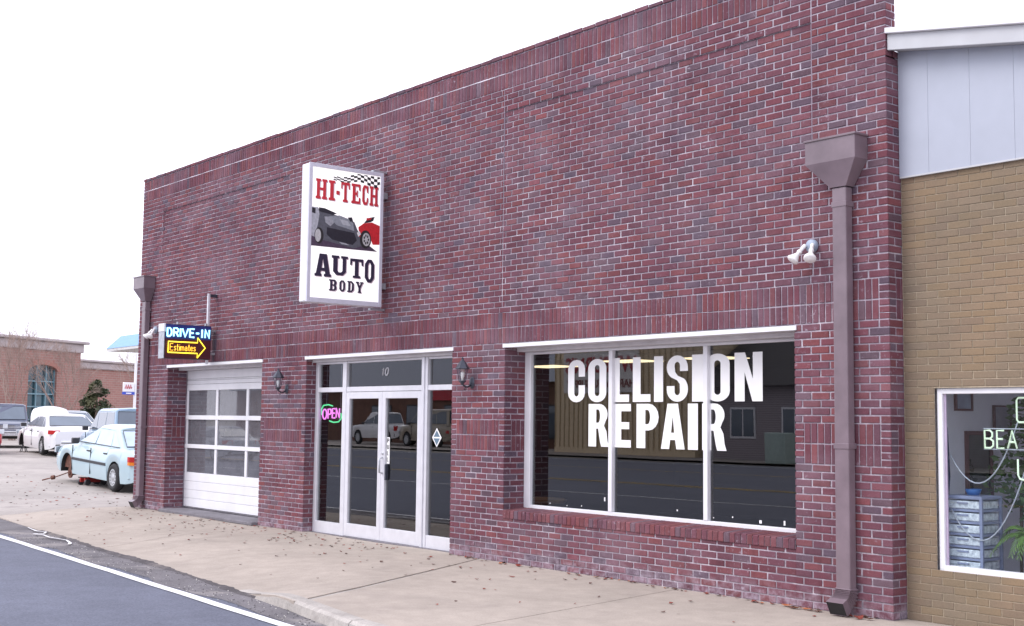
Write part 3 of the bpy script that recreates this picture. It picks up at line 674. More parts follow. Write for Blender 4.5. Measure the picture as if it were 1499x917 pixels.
# roll-up garage door
gar = thing('garage_door', None, None); gar.parent = bld
g0, g1 = GX0 + 0.02, GX1 - 0.02; GYF = 0.37
def gpan(z0, z1, name='panel'):
    m = MB(); m.box(g0, g1, GYF, GYF + 0.04, z0 + 0.002, z1 - 0.002); m.build(name, M_WHITE, gar, bevel=0.004)
for a, b in ((0.085, 0.235), (0.235, 0.385), (0.385, 0.535), (0.535, 0.69)): gpan(a, b)
for a, b in ((2.135, 2.245), (2.245, 2.315), (2.315, 2.34), (2.34, 2.49)): gpan(a, b)
lev = [0.69, 1.15, 1.655, 2.135]; mull = [g0 + 0.0, -13.72, -12.60, g1]
rails = [(1.115, 1.185), (1.62, 1.695)]
for a, b in rails: frame_bars([(g0, g1, GYF - 0.012, GYF + 0.04, a, b)], 'rail', M_WHITE, gar)
zz = [0.69, 1.115, 1.185, 1.62, 1.695, 2.135]
for z0, z1 in zip(zz[::2], zz[1::2]):
    frame_bars([(g0, g0 + 0.06, GYF, GYF + 0.04, z0, z1), (g1 - 0.06, g1, GYF, GYF + 0.04, z0, z1)], 'stile', M_WHITE, gar)
    for x in (-13.72, -12.60): frame_bars([(x - 0.04, x + 0.04, GYF - 0.004, GYF + 0.04, z0, z1)], 'stile', M_WHITE, gar)
    ex = [g0 + 0.06, -13.76, -13.68, -12.64, -12.56, g1 - 0.06]
    for a, b in zip(ex[::2], ex[1::2]): m = MB(); m.box(a, b, GYF + 0.015, GYF + 0.021, z0, z1); m.build('pane', M_DUSTY, gar)
m = MB(); m.box(GX0 + 0.01, GX1 - 0.01, -0.10, 0.42, -0.01, 0.055); m.box(g0, g1, GYF + 0.0, GYF + .03, 0.056, 0.083); m.build('door_sill', M_SILLC, bld, bevel=0.015)
m = MB(); m.box(DX0 + .01, DX1 - .01, 0.10, 0.40, -0.01, 0.011); m.build('threshold', M_SILLC, bld)

# ------------------------------------------------------------------ things on the facade
# --- downspouts
def downspout(x, label, hw, hd, hc):
    t = thing('downspout', label, 'downspout', (x, 0, 0), 0, 'brown box-section downspouts on the brick front')
    zt = 4.235; zb = 4.03; zf = 3.80; w, d = 0.075, 0.115
    m = MB(); m.box(hc - hw - .012, hc + hw + .012, -hd - 0.012, -0.002, zt, zt + 0.022)
    m.build('hopper_rim', M_BROWN, t, bevel=0.004)
    m = MB()
    r = [[(hc - hw, -hd, z), (hc + hw, -hd, z), (hc + hw, -0.003, z), (hc - hw, -0.003, z)] for z in (zt, zb)] + [[(-w - .01, -d - .01, zf), (w + .01, -d - .01, zf), (w + .01, -0.012, zf), (-w - .01, -0.012, zf)]]
    vs = [p for q in r for p in q]; fs = []
    for i in (0, 4):
        for k in range(4): fs.append((i + (k + 1) % 4, i + k, i + 4 + k, i + 4 + (k + 1) % 4)[::-1])
    m.add(vs, fs); m.build('hopper', M_BROWN, t)
    m = MB(); m.box(-w, w, -d, -0.015, 0.222, zf - 0.001); m.build('pipe', M_BROWN, t, bevel=0.012, seg=2)
    for z in (3.62, 1.45): m = MB(); m.box(-w - .006, w + .006, -d - 0.006, -0.003, z, z + 0.05); m.build('strap', M_BROWN, t, bevel=0.003)
    # ribbed elbow turning out towards the street
    m = MB(); n = 15; ring = []
    for k in range(n + 1):
        a = math.radians(62) * k / n; rib = 0.013 if k % 2 else 0.0; c = Vector((0, -0.22, 0.30)); rad = 0.155
        p = Vector((0, -0.22 + rad * math.cos(a), 0.30 - rad * math.sin(a))); dr_ = Vector((0, math.cos(a), -math.sin(a)))
        hh = (d - 0.015) / 2 + rib; ww = w + rib
        ring.append([p + dr_ * hh + X * ww, p + dr_ * hh - X * ww, p - dr_ * hh - X * ww, p - dr_ * hh + X * ww])
    tan_ = Vector((0, -math.sin(a), -math.cos(a)))
    ring.append([q + tan_ * 0.07 for q in ring[-1]])
    vs = [q for rg in ring for q in rg]; fs = []
    for i in range(len(ring) - 1):
        for k in range(4): fs.append((i * 4 + k, i * 4 + (k + 1) % 4, i * 4 + 4 + (k + 1) % 4, i * 4 + 4 + k)[::-1])
    m.add(vs, fs); e = m.build('elbow', M_BROWN, t)
    lo = min(q.z for q in ring[-1]); e.location.z = -lo + 0.012
    m = MB(); q = ring[-2]; pr = [p + tan_ * 0.066 for p in q]; m.add([p + Vector((0, 0, -lo + .012)) for p in pr], [(0, 1, 2, 3)]); m.build('outlet_shade', M_DARK, t)  # near-black sheet painting the shade inside the pipe mouth
    for o in t.children:
        if o.name.startswith('pipe'):
            o.location.z = 0
    return t
downspout(-0.43, 'brown downspout beside the shop window, at the tan building\'s corner', 0.27, 0.19, -0.04)
downspout(-15.86, 'brown downspout at the car park corner, left of the garage door', 0.24, 0.22, -0.02)
# --- twin flood lamps
def flood(loc, label):
    t = thing('flood_lamp', label, 'flood lamp', loc, 0, 'twin-bulb flood lamps on the brick front')
    m = MB(); m.lathe([(0, -0.045), (0.05, -0.045), (0.062, -0.03), (0.062, 0.0)], Matrix.Rotation(PI / 2, 4, 'X') @ Matrix.Scale(-1, 4, (0, 0, 1)), 20); m.build('junction_box', plain('grey_box_metal', (0.30, 0.36, 0.45), 0.5), t, smooth=True)
    for s, dx in ((-1, -0.6), (1, 0.42)):
        d = Vector((dx * 0.62, -0.55, -0.78)).normalized(); T = Matrix.Translation((s * 0.045 - 0.005, -0.06, 0.0)) @ d.to_track_quat('Z', 'Y').to_matrix().to_4x4()
        m = MB(); m.lathe([(0, -0.015), (0.016, -0.015), (0.019, 0.0), (0.019, 0.06), (0.024, 0.062), (0.024, 0.085), (0.016, 0.088)], T, 14); soc = m.build('lamp_holder', M_BULB, t, smooth=True)
        m = MB(); m.lathe([(0.017, 0.088), (0.022, 0.105), (0.045, 0.145), (0.058, 0.165), (0.058, 0.176), (0.046, 0.186), (0, 0.192)], T, 18); m.build('bulb', M_BULB, t, smooth=True)
    return t
flood((-0.80, -0.01, 3.31), 'white twin-bulb flood lamp above the shop window by the tall downspout')
flood((-15.5, -0.01, 3.24), 'white twin-bulb flood lamp between the left downspout and the neon sign')
# --- carriage lanterns
M_LGLASS = glass('lantern_glass', (0.85, 0.87, 0.88), 1.0, 0.02)
def lantern(loc, label):
    t = thing('wall_lantern', label, 'wall lantern', loc, 0, 'black carriage lanterns beside the glass doors')
    m = MB(); T = Matrix.Rotation(PI / 2, 4, 'X') @ Matrix.Scale(1.55, 4, (0, 1, 0)); m.lathe([(0, 0.028), (0.018, 0.028), (0.042, 0.014), (0.05, 0.0)], T, 16); m.build('back_plate', M_BLACK, t, smooth=True)
    m = MB(); m.tube([(0, -0.02, -0.03), (0, -0.07, -0.055), (0, -0.13, -0.04), (0, -0.15, 0.0)], [0.012, 0.010, 0.010, 0.014], 8); m.tube([(0, -0.10, -0.05), (0, -0.12, -0.085), (0, -0.105, -0.09)], 0.006, 6); m.build('arm', M_BLACK, t, smooth=True)
    L = Matrix.Translation((0, -0.15, 0))
    m = MB(); m.lathe([(0, -0.03), (0.012, -0.03), (0.030, 0.0), (0.044, 0.012), (0.044, 0.022), (0, 0.022)], L, 6); m.build('cup', M_BLACK, t)
    m = MB(); m.lathe([(0.042, 0.022), (0.066, 0.165)], L, 6); m.build('glass', M_LGLASS, t)
    m = MB()
    for k in range(6):
        a = PI / 3 * k; m.tube([L @ Vector((0.043 * math.cos(a), 0.043 * math.sin(a), 0.022)), L @ Vector((0.067 * math.cos(a), 0.067 * math.sin(a), 0.165))], 0.004, 4)
    m.build('glazing_bar', M_BLACK, t)
    m = MB(); m.lathe([(0, 0.162), (0.084, 0.162), (0.090, 0.170), (0.086, 0.178), (0.030, 0.262), (0.020, 0.270), (0.012, 0.285), (0.014, 0.300), (0, 0.310)], L, 6); m.build('lamp_cap', M_BLACK, t)
    m = MB(); m.lathe([(0, 0.02), (0.014, 0.022), (0.014, 0.05), (0.026, 0.075), (0.030, 0.10), (0.022, 0.125), (0, 0.135)], L, 12); m.build('bulb', M_BULB, t, smooth=True)
    return t
lantern((-5.98, 0.0, 2.125), 'black carriage lantern on the pier between glass doors and shop window')
lantern((-10.62, 0.0, 2.105), 'black carriage lantern on the pier between garage door and glass doors')

# --- hanging body-shop sign
sg = thing('hanging_sign', 'tall white lightbox sign with crashed cars picture, hung above the entrance', 'sign', (-7.9, 0, 0))
SY0, SY1, SZ0, SZ1 = -1.255, -0.11, 3.19, 5.015
m = MB(); m.box(-0.20, -0.012, SY0, SY1, SZ0, SZ1); m.build('cabinet', M_WHITE, sg, bevel=0.012)
fr = 0.045
for b in ((-0.02, 0.012, SY0 - .004, SY0 + fr, SZ0 - .004, SZ1 + .004), (-0.02, 0.012, SY1 - fr, SY1 + .004, SZ0 - .004, SZ1 + .004), (-0.02, 0.0115, SY0 + fr, SY1 - fr, SZ0 - .004, SZ0 + fr * 1.3), (-0.02, 0.0115, SY0 + fr, SY1 - fr, SZ1 - fr, SZ1 + .004)):
    frame_bars([b], 'edge_trim', plain('sign_trim', (0.62, 0.62, 0.70), 0.4, 0.1, 0.06), sg, 0.003)
u0_, u1_, v0_, v1_ = SY0 + fr, SY1 - fr, SZ0 + fr * 1.3, SZ1 - fr
face = emit('lit_sign_face', (0.90, 0.885, 0.87), 0.34)
m = MB(); m.box(-0.012, 0.002, u0_, u1_, v0_, v1_); sf = m.build('sign_face', face, sg)
PS = lambda u, v, d: (0.002 + d, u0_ + u * (u1_ - u0_), v0_ + v * (v1_ - v0_))
SLAB = {
 'H': [[(0, 0), (.44, 0), (.44, .13), (.35, .13), (.35, .44), (.65, .44), (.65, .13), (.56, .13), (.56, 0), (1, 0), (1, .13), (.91, .13), (.91, .87), (1, .87), (1, 1), (.56, 1), (.56, .87), (.65, .87), (.65, .57), (.35, .57), (.35, .87), (.44, .87), (.44, 1), (0, 1), (0, .87), (.09, .87), (.09, .13), (0, .13)]],
 'I': [[(0, 0), (1, 0), (1, .13), (.78, .13), (.78, .87), (1, .87), (1, 1), (0, 1), (0, .87), (.22, .87), (.22, .13), (0, .13)]],
 '-': [[(0, 0), (1, 0), (1, 1), (0, 1)]],
 'T': [[(.22, 0), (.78, 0), (.78, .12), (.64, .12), (.64, .86), (.84, .86), (.88, .66), (1, .66), (1, 1), (0, 1), (0, .66), (.12, .66), (.16, .86), (.36, .86), (.36, .12), (.22, .12)]],
 'E': [[(0, 0), (1, 0), (1, .32), (.86, .32), (.82, .13), (.44, .13), (.44, .44), (.58, .44), (.6, .34), (.7, .34), (.7, .68), (.6, .68), (.58, .57), (.44, .57), (.44, .87), (.82, .87), (.86, .68), (1, .68), (1, 1), (0, 1), (0, .87), (.13, .87), (.13, .13), (0, .13)]],
 'C': [[(.25, 0), (.8, 0), (1, .16), (1, .38), (.82, .38), (.70, .14), (.48, .14), (.36, .28), (.36, .72), (.48, .86), (.66, .86), (.82, .62), (1, .62), (1, 1), (.88, 1), (.83, .93), (.72, 1), (.25, 1), (0, .82), (0, .18)]],
 'A': [[(0, 0), (.42, 0), (.42, .12), (.35, .12), (.38, .24), (.62, .24), (.65, .12), (.57, .12), (.57, 0), (1, 0), (1, .12), (.93, .12), (.72, 1), (.28, 1), (.08, .12), (0, .12)], [(.42, .38), (.5, .78), (.58, .38)]],
 'U': [[(.3, 0), (.7, 0), (.9, .18), (.9, .87), (1, .87), (1, 1), (.58, 1), (.58, .87), (.68, .87), (.68, .24), (.6, .15), (.45, .15), (.37, .24), (.37, .87), (.46, .87), (.46, 1), (0, 1), (0, .87), (.1, .87), (.1, .18)]],
 'O': [[(.3, 0), (.7, 0), (1, .2), (1, .8), (.7, 1), (.3, 1), (0, .8), (0, .2)], [(.44, .14), (.34, .26), (.34, .74), (.44, .86), (.56, .86), (.66, .74), (.66, .26), (.56, .14)]],
 'B': [[(0, 0), (.78, 0), (1, .15), (1, .4), (.88, .51), (.98, .62), (.98, .86), (.76, 1), (0, 1), (0, .88), (.14, .88), (.14, .12), (0, .12)], [(.44, .13), (.44, .45), (.6, .45), (.68, .38), (.68, .2), (.6, .13)], [(.44, .57), (.44, .87), (.6, .87), (.66, .8), (.66, .64), (.6, .57)]],
 'D': [[(0, 0), (.68, 0), (1, .22), (1, .78), (.68, 1), (0, 1), (0, .88), (.14, .88), (.14, .12), (0, .12)], [(.44, .13), (.44, .87), (.58, .87), (.69, .74), (.69, .26), (.58, .13)]],
 'Y': [[(.27, 0), (.73, 0), (.73, .12), (.64, .12), (.64, .42), (.9, .88), (1, .88), (1, 1), (.58, 1), (.58, .88), (.64, .88), (.5, .62), (.36, .88), (.42, .88), (.42, 1), (0, 1), (0, .88), (.1, .88), (.36, .42), (.36, .12), (.27, .12)]],
}
hi = [('H', .05, .21, .757, .912), ('I', .235, .325, .757, .912), ('-', .345, .392, .808, .838), ('T', .413, .54, .757, .912), ('E', .566, .698, .757, .912), ('C', .728, .815, .757, .912), ('H', .838, .967, .757, .912)]
au = [('A', .06, .295, .165, .338), ('U', .30, .535, .185, .335), ('T', .57, .765, .175, .325), ('O', .79, .93, .15, .33), ('B', .27, .38, .062, .148), ('O', .42, .503, .062, .148), ('D', .535, .632, .062, .148), ('Y', .66, .772, .062, .148)]
sh = lambda L, du=.012, dv=-.006: [(c, a + du, b + du, p + dv, q + dv) for c, a, b, p, q in L]
place_text(sh(hi), PS, M_PINKV, sf, 'letter_shadow', 0.001, SLAB); place_text(hi, PS, M_REDV, sf, 'letter', 0.0022, SLAB)
place_text(sh(au), PS, M_PINKV, sf, 'letter_shadow', 0.001, SLAB); place_text(au, PS, M_NAVYV, sf, 'letter', 0.0022, SLAB)
# checkered flag, waving
m = MB(); fl = lambda a: 0.02 * math.sin(a * 13.0 - 1.0) * (0.4 + a)
for i in range(14):
    for j in range(4):
        if (i + j) % 2: continue
        a, b = 0.30 + 0.05 * i, 0.30 + 0.05 * (i + 1); hh = 0.008 + 0.0155 * smooth01((a - .25) / .7)
        q = [(a, .918 + fl(a) * .6 + j * hh), (b, .918 + fl(b) * .6 + j * hh), (b, .918 + fl(b) * .6 + (j + 1) * hh), (a, .918 + fl(a) * .6 + (j + 1) * hh)]
        m.poly([[(min(.99, x), min(.992, y)) for x, y in q]], PS, 0.003)
m.build('flag_print', M_DARK, sf)
def pr(pts, mat, th, name='picture'):
    m = MB(); m.poly(pts if isinstance(pts[0], list) else [pts], PS, th); m.build(name, mat, sf)
G = lambda n, c: plain(n, c, 0.5, var=0.18, scale=30)
pr([(0, .392), (.58, .395), (.97, .398), (.80, .455), (.5, .5), (0, .52)], G('print_road', (0.075, 0.05, 0.085)), .0008)
pr([(0, .50), (.10, .45), (.34, .43), (.62, .405), (.74, .43), (.72, .50), (.66, .56), (.62, .61), (.50, .632), (.36, .645), (.26, .655), (.16, .66), (.07, .69), (0, .69)], G('print_car_body', (0.10, 0.105, 0.125)), .0014)
pr([(0, .47), (.05, .46), (.09, .56), (.11, .64), (.09, .69), (0, .69)], G('print_silver', (0.42, 0.43, 0.47)), .002)
pr([(.0, .645), (.05, .64), (.055, .68), (0, .685)], G('print_dark', (0.02, 0.02, 0.03)), .0026)
pr([(.11, .66), (.30, .645), (.36, .66), (.18, .69), (.10, .69)], G('print_dark', (0.02, 0.02, 0.03)), .002)
pr([(.24, .63), (.40, .648), (.54, .628), (.60, .60), (.62, .54), (.50, .555), (.36, .57), (.30, .60)], G('print_hood', (0.27, 0.29, 0.32)), .0022)
pr([(.40, .62), (.52, .612), (.57, .575), (.45, .58)], G('print_hood_light', (0.42, 0.44, 0.47)), .0028)
pr([(.18, .625), (.27, .63), (.32, .585), (.27, .555), (.20, .58)], G('print_lamp', (0.33, 0.34, 0.37)), .0028)
pr([(.22, .545), (.62, .525), (.66, .47), (.60, .43), (.30, .455), (.22, .49)], G('print_dark', (0.02, 0.02, 0.03)), .0026)
pr([(.52, .64), (.58, .645), (.60, .615), (.555, .61)], G('print_dark', (0.02, 0.02, 0.03)), .0034)
pr([(.40, .442), (.50, .436), (.55, .425), (.44, .428)], G('print_silver', (0.42, 0.43, 0.47)), .0034)
def ell(cx, cy, a, b, n=18): return [(cx + a * math.cos(2 * PI * k / n), cy + b * math.sin(2 * PI * k / n)) for k in range(n)]
pr(ell(.11, .475, .065, .062), G('print_tyre', (0.02, 0.018, 0.02)), .0034); pr(ell(.095, .475, .043, .05), G('print_rim', (0.5, 0.5, 0.5)), .004)
pr([(.70, .50), (.68, .575), (.76, .61), (.88, .625), (1, .605), (1, .455), (.90, .45), (.86, .50)], G('print_red_car', (0.60, 0.02, 0.03)), .002)
pr([(.76, .61), (.82, .655), (.92, .672), (.90, .64), (.86, .625)], G('print_dark', (0.02, 0.02, 0.03)), .0026)
pr([(.80, .655), (.88, .66), (.86, .645), (.80, .635)], G('print_red_car', (0.60, 0.02, 0.03)), .0032)
pr([(.66, .53), (.70, .545), (.72, .52), (.68, .50)], G('print_lamp_white', (0.75, 0.74, 0.74)), .0028)
pr(ell(.79, .485, .085, .072), G('print_tyre', (0.02, 0.018, 0.02)), .0034); pr(ell(.80, .485, .058, .052), G('print_rim', (0.5, 0.5, 0.5)), .004)
for k in range(7):
    a = 2 * PI * k / 7; pr(ell(.80 + .033 * math.cos(a), .485 + .03 * math.sin(a), .011, .011, 8), G('print_tyre', (0.02, 0.018, 0.02)), .0046)
for z in (SZ1 + 0.02, SZ0 - 0.045): m = MB(); m.box(-0.13, -0.07, SY1 - 0.12, -0.001, z, z + 0.03); m.build('bracket', M_STEEL, sg, bevel=0.004)
for z in (SZ0 + .25, SZ1 - .33): m = MB(); m.box(-0.16, -0.05, SY1 + .005, 0.0, z, z + .08); m.build('bracket', M_STEEL, sg)

# --- neon drive-in sign
ng = thing('neon_sign', 'black boxed neon sign with a yellow arrow, above the garage door', 'sign', (-13.04, 0, 0))
NY0, NY1, NZ0, NZ1 = -0.915, -0.10, 2.615, 3.175
m = MB(); m.box(-0.22, -0.01, NY0, NY1, NZ0, NZ1); m.build('cabinet', plain('sign_black', (0.03, 0.025, 0.035), 0.5), ng, bevel=0.005)
m = MB(); m.box(-0.222, -0.008, NY0 - 0.012, NY0 - 0.001, NZ0 - .004, NZ1 - 0.13); m.build('end_plate', M_STEEL, ng, bevel=0.003)
m = MB(); m.box(-0.23, -0.0, NY0 - 0.018, NY0 + 0.012, NZ1 - 0.128, NZ1 + .006); m.build('end_cap', M_ALU, ng, bevel=0.003)
m = MB(); m.box(-0.01, -0.004, NY0 + .01, NY1 - .01, NZ0 + .005, NZ0 + .32); m.build('face_panel', plain('maroon_face', (0.07, 0.012, 0.02), 0.4), ng)
m = MB(); m.box(-0.01, -0.004, NY0 + .01, NY1 - .01, NZ0 + .321, NZ1 - .005); m.build('face_panel', plain('deep_blue_face', (0.02, 0.03, 0.16), 0.4), ng)
PN = lambda u, v, d: (0.018 + d, NY0 + u * (NY1 - NY0), NZ0 + v * (NZ1 - NZ0))
NEB = emit('neon_ice_blue', (0.35, 0.80, 1.0), 1.25); NEY = emit('neon_yellow', (1.0, 0.78, 0.05), 1.15); NEO = emit('neon_amber', (1.0, 0.55, 0.05), 0.9)
dv0, dv1 = .64, .88
stroke_text([('D', .04, .135, dv0, dv1), ('R', .175, .275, dv0, dv1), ('I', .285, .35, dv0, dv1), ('V', .355, .48, dv0, dv1), ('E', .52, .615, dv0, dv1), ('-', .655, .715, dv0, dv1), ('I', .745, .82, dv0, dv1), ('N', .85, .945, dv0, dv1)], PN, 0.0145, NEB, ng, 'letter', 8)
ar = [(.065, .17), (.065, .485), (.69, .485), (.69, .63), (.86, .34), (.69, .04), (.69, .17), (.065, .17)]
m = MB(); m.tube([PN(u, v, 0) for u, v in ar], 0.0095, 8); m.build('arrow', NEY, ng, smooth=True)
es = 'Estimates'; ws = [1.1, .8, .7, .4, 1.3, .9, .7, .9, .8]; tot = sum(ws); u = .105; ch = []
for c_, w_ in zip(es, ws): ch.append((c_, u, u + w_ / tot * .56 * .8, .235, .235 + .19)); u += w_ / tot * .56
stroke_text(ch, PN, 0.0062, NEO, ng, 'letter', 6)
m = MB(); m.box(-0.075, -0.035, NY1 - 0.065, NY1 - .025, NZ1 + .001, 3.74); m.build('pole', M_ALU, ng, bevel=0.004)
m = MB(); m.box(-0.075, -0.035, NY1 - 0.065, NY1 - .025, 2.545, NZ0 - .001); m.build('pole_foot', M_ALU, ng, bevel=0.004)
m = MB(); m.box(-0.08, -0.03, NY1 - .02, -0.001, 3.68, 3.73); m.build('pole_cap', M_BLACK, ng)
for z in (2.70, 3.08): m = MB(); m.box(-0.12, -0.06, NY1 + .001, -0.001, z, z + .04); m.build('bracket', M_STEEL, ng)
m = MB(); m.tube([(-.05, NY1 - .045, 3.735), (-0.05, NY0 + 0.06, NZ1 + .005)], 0.0045, 5); m.build('stay_wire', M_BLACK, ng)
for yy in (NY1 - .12, NY0 + .2): m = MB(); m.box(-0.02, 0.02, yy, yy + .03, NZ1 + .001, NZ1 + .04); m.build('lifting_lug', M_STEEL, ng)

# --- OPEN neon inside the left sidelight
og = thing('open_sign', 'pink and green neon open sign hanging inside the left glass sidelight', 'sign', (-9.735, 0.255, 1.745))
NP = emit('neon_pink', (1.0, 0.28, 0.85), 1.2); NG = emit('neon_green', (0.15, 1.0, 0.40), 0.9)
PO = lambda u, v, d: (u, d, v)
stroke_text([('O', -.24, -.12, -.085, .055), ('P', -.085, .005, -.08, .06), ('E', .035, .115, -.07, .065), ('N', .145, .24, -.065, .07)], PO, 0.011, NP, og, 'letter', 6)
m = MB(); m.tube([(-.27, 0, -.03), (-.275, 0, .06), (-.22, 0, .115), (-.08, 0, .125), (.04, 0, .105)], 0.010, 6); m.tube([(-.04, 0, -.115), (.08, 0, -.135), (.22, 0, -.125), (.29, 0, -.07), (.28, 0, .0)], 0.010, 6); m.build('ring_tube', NG, og, smooth=True)
m = MB(); m.box(-.26, .27, .03, .045, -.10, .085); m.build('backing', M_DARK, og)
m = MB()
for x in (-.2, .2): m.tube([(x, .04, .09), (x, .04, .70)], 0.003, 4)
m.build('chain', M_STEEL, og)
# --- ceiling lights in the shop
LC = emit('warm_tube_panel', (1.0, 0.80, 0.48), 1.6)
for i, (x, y, lb) in enumerate(((-9.44, 4.25, 'cream ceiling light seen at the left end of the shop window'), (-7.05, 3.75, 'cream ceiling light behind the first letters of the upper word'), (-5.5, 3.85, 'cream ceiling light behind the last letters of the upper word'))):
    t = thing('ceiling_light', lb, 'ceiling light', (x, y, 2.56), 0, 'ceiling lights in the shop')
    m = MB(); m.box(-0.45, 0.45, -0.32, 0.32, 0.012, 0.10); m.build('housing', M_SOFFIT, t, bevel=0.01)
    m = MB(); m.box(-0.42, 0.42, -0.29, 0.29, 0.0, 0.0115); m.build('diffuser', LC, t)

# ------------------------------------------------------------------ tan brick neighbour with the salon window
TY = 0.20; TX1 = 4.4; TWX0, TWX1, TWZ0, TWZ1 = 0.30, 4.1, 0.435, 1.985; TZ = 3.86
tb = thing('tan_brick_building', 'low tan brick shop with blue-grey upper panels, touching the red brick building', 'building')
TANS = [(0.238, 0.182, 0.122), (0.230, 0.174, 0.118), (0.245, 0.188, 0.128), (0.236, 0.182, 0.128), (0.224, 0.170, 0.118), (0.246, 0.184, 0.116)]
def ttint(d=0): k = R.uniform(0.96, 1.04); return tuple(x * k for x in R.choice(TANS))
BR = []
nrow = 60; th_ = TZ / nrow
for i in range(nrow):
    z0, z1 = i * th_, (i + 1) * th_; mid = (z0 + z1) / 2
    spans = [(0.006, TX1)] if not (TWZ0 < mid < TWZ1) else [(0.006, TWX0), (TWX1, TX1)]
    for a, b in spans:
        for p, q in cuts(a, b, i % 2, 0.03, 0.212): BR.append((Vector((0, TY, 0)), X, -Y_, p + .0035, q - .0035, z0 + .0035, z1 - .0035, 0.0))
m = MB(); yb = TY + 0.006
for a, b, c, d in ((0.0, TX1, 0, TWZ0), (0.0, TWX0, TWZ0, TWZ1), (TWX1, TX1, TWZ0, TWZ1), (0.0, TX1, TWZ1, TZ)): m.quad((a, yb, c), (b, yb, c), (b, yb, d), (a, yb, d))
m.quad((TX1, yb, 0), (TX1, 9, 0), (TX1, 9, TZ + 1.2), (TX1, yb, TZ + 1.2))
twall = m.build('wall', M_TMORT, tb)
emit_bricks(BR, twall, M_TAN, ttint, 0.0007)
# panels above, fascia, gutter
xs = [0.003, 0.30, 0.70, 1.10, 1.50, 1.9, 2.3, 2.7, 3.1, 3.5, 3.9, 4.4]
for a, b in zip(xs, xs[1:]):
    m = MB(); m.box(a, b - 0.0015, TY - 0.022, TY + 0.03, TZ + 0.004, 4.954); m.build('panel', M_PANEL, tb, bevel=0.001)
m = MB(); m.box(0.012, TX1, TY - 0.03, TY - 0.0, TZ - 0.012, TZ + 0.003); m.build('drip_edge', M_FASCIA, tb)
m = MB(); m.box(0.003, TX1, 0.051, TY + 0.03, 4.955, 4.968); m.build('eave_soffit', M_FASCIA, tb)
m = MB(); m.box(0.003, TX1, 0.02, 0.050, 4.94, 5.085); m.build('fascia', M_FASCIA, tb, bevel=0.004)
m = MB(); m.box(0.003, TX1, -0.02, 0.07, 5.086, 5.135); m.box(0.003, TX1, 0.07, 9.0, 5.086, 5.125); m.build('roof_edge', M_WHITE, tb, bevel=0.004)
for o in list(tb.children):                                   # the shed roof falls gently away from the brick building
    if o.name.split('.')[0] in ('roof_edge', 'fascia', 'eave_soffit', 'panel'):
        for v in o.data.vertices:
            if v.co.z > 4.9: v.co.z += 0.045 - 0.17 * v.co.x
# window, widened out of view to let more light into the salon
tw = thing('salon_window', None, None); tw.parent = tb
frame_bars([(TWX0 + .005, TWX0 + .055, TY + .03, TY + .10, TWZ0, TWZ1), (TWX1 - .055, TWX1 - .005, TY + .03, TY + .10, TWZ0, TWZ1)], 'frame', M_WHITE, tw)
frame_bars([(TWX0 + .055, TWX1 - .055, TY + .03, TY + .10, TWZ1 - .05, TWZ1), (TWX0 + .055, TWX1 - .055, TY + .012, TY + .10, TWZ0, TWZ0 + .055)], 'frame', M_WHITE, tw)
m = MB(); m.box(TWX0 + .055, TWX1 - .055, TY + .07, TY + .076, TWZ0 + .055, TWZ1 - .05); m.build('pane', M_BGLASS, tw)
for a, b, c, d in ((TWX0 + .0555, TWX0 + .075, TWZ0 + .0555, TWZ1 - .0505),): m = MB(); m.box(a, b, TY + .055, TY + .069, c, d); m.build('bead', plain('mauve_bead', (0.45, 0.38, 0.5), 0.5), tw)
M_SAL = plain('salon_wall', (0.78, 0.76, 0.82), 0.8, var=0.08, scale=2)
m = MB(); m.box(0.10, TX1 - .1, TY + .12, 2.1, 0.03, 2.3); m.f = [f[::-1] for f in m.f]; del m.f[2], m.m[2]; m.m = [1, 2] + [0] * 3  # room kept shallow so window light bounces off its pale walls
m.build('salon_interior', [M_SAL, plain('salon_floor', (0.42, 0.36, 0.33), 0.5), plain('salon_ceiling', (0.8, 0.8, 0.8), 0.8)], tb)
for a, b in ((0.101, TWX0 + .02),): m = MB(); m.box(a, b, TY + .105, TY + .12, .03, 2.7); m.build('return_wall', M_SAL, tb)
# plastic drawer tower
dt = thing('drawer_tower', 'clear plastic drawer tower behind the salon window', 'drawers', (0.46, 0.50, 0.03))
M_CLR = plain('milky_plastic', (0.66, 0.74, 0.82), 0.25, var=0.45, scale=26); M_DFR = plain('blue_grey_plastic', (0.26, 0.29, 0.42), 0.4)
w, d_ = 0.17, 0.15; nd = 10; hz = 0.1015
for x in (-w, w):
    for y in (-d_, d_): m = MB(); m.box(x - .012, x + .012, y - .012, y + .012, 0, nd * hz + .03); m.build('post', M_DFR, dt)
for k in range(nd):
    m = MB(); m.box(-w + .013, w - .013, -d_ - .004, d_ - .013, k * hz + .022, (k + 1) * hz - .012); dr_ = m.build('drawer', M_CLR, dt, bevel=.008)
    m = MB(); m.box(-w - .004, w + .004, -d_ - .002, d_ + .002, k * hz, k * hz + .02); m.build('shelf', M_DFR, dt)
    m = MB(); m.box(-.05, .05, -d_ - .016, -d_ - .0045, k * hz + .066, k * hz + .078); m.build('pull', M_DFR, dr_)
m = MB(); m.box(-w - .014, w + .014, -d_ - .014, d_ + .014, nd * hz + .001, nd * hz + .03); m.build('top', M_DFR, dt, bevel=.006)
m = MB(); m.lathe([(0, 0), (.05, 0), (.07, .05), (.065, .052), (.045, .008), (0, .008)], None, 18); o = m.build('bowl', plain('blue_plastic', (.02, .14, .42), .3), None, smooth=True); o.location = (0.47, 0.50, 0.03 + nd * hz + .031)
tag(o, 'small blue plastic bowl on top of the drawer tower', 'bowl')
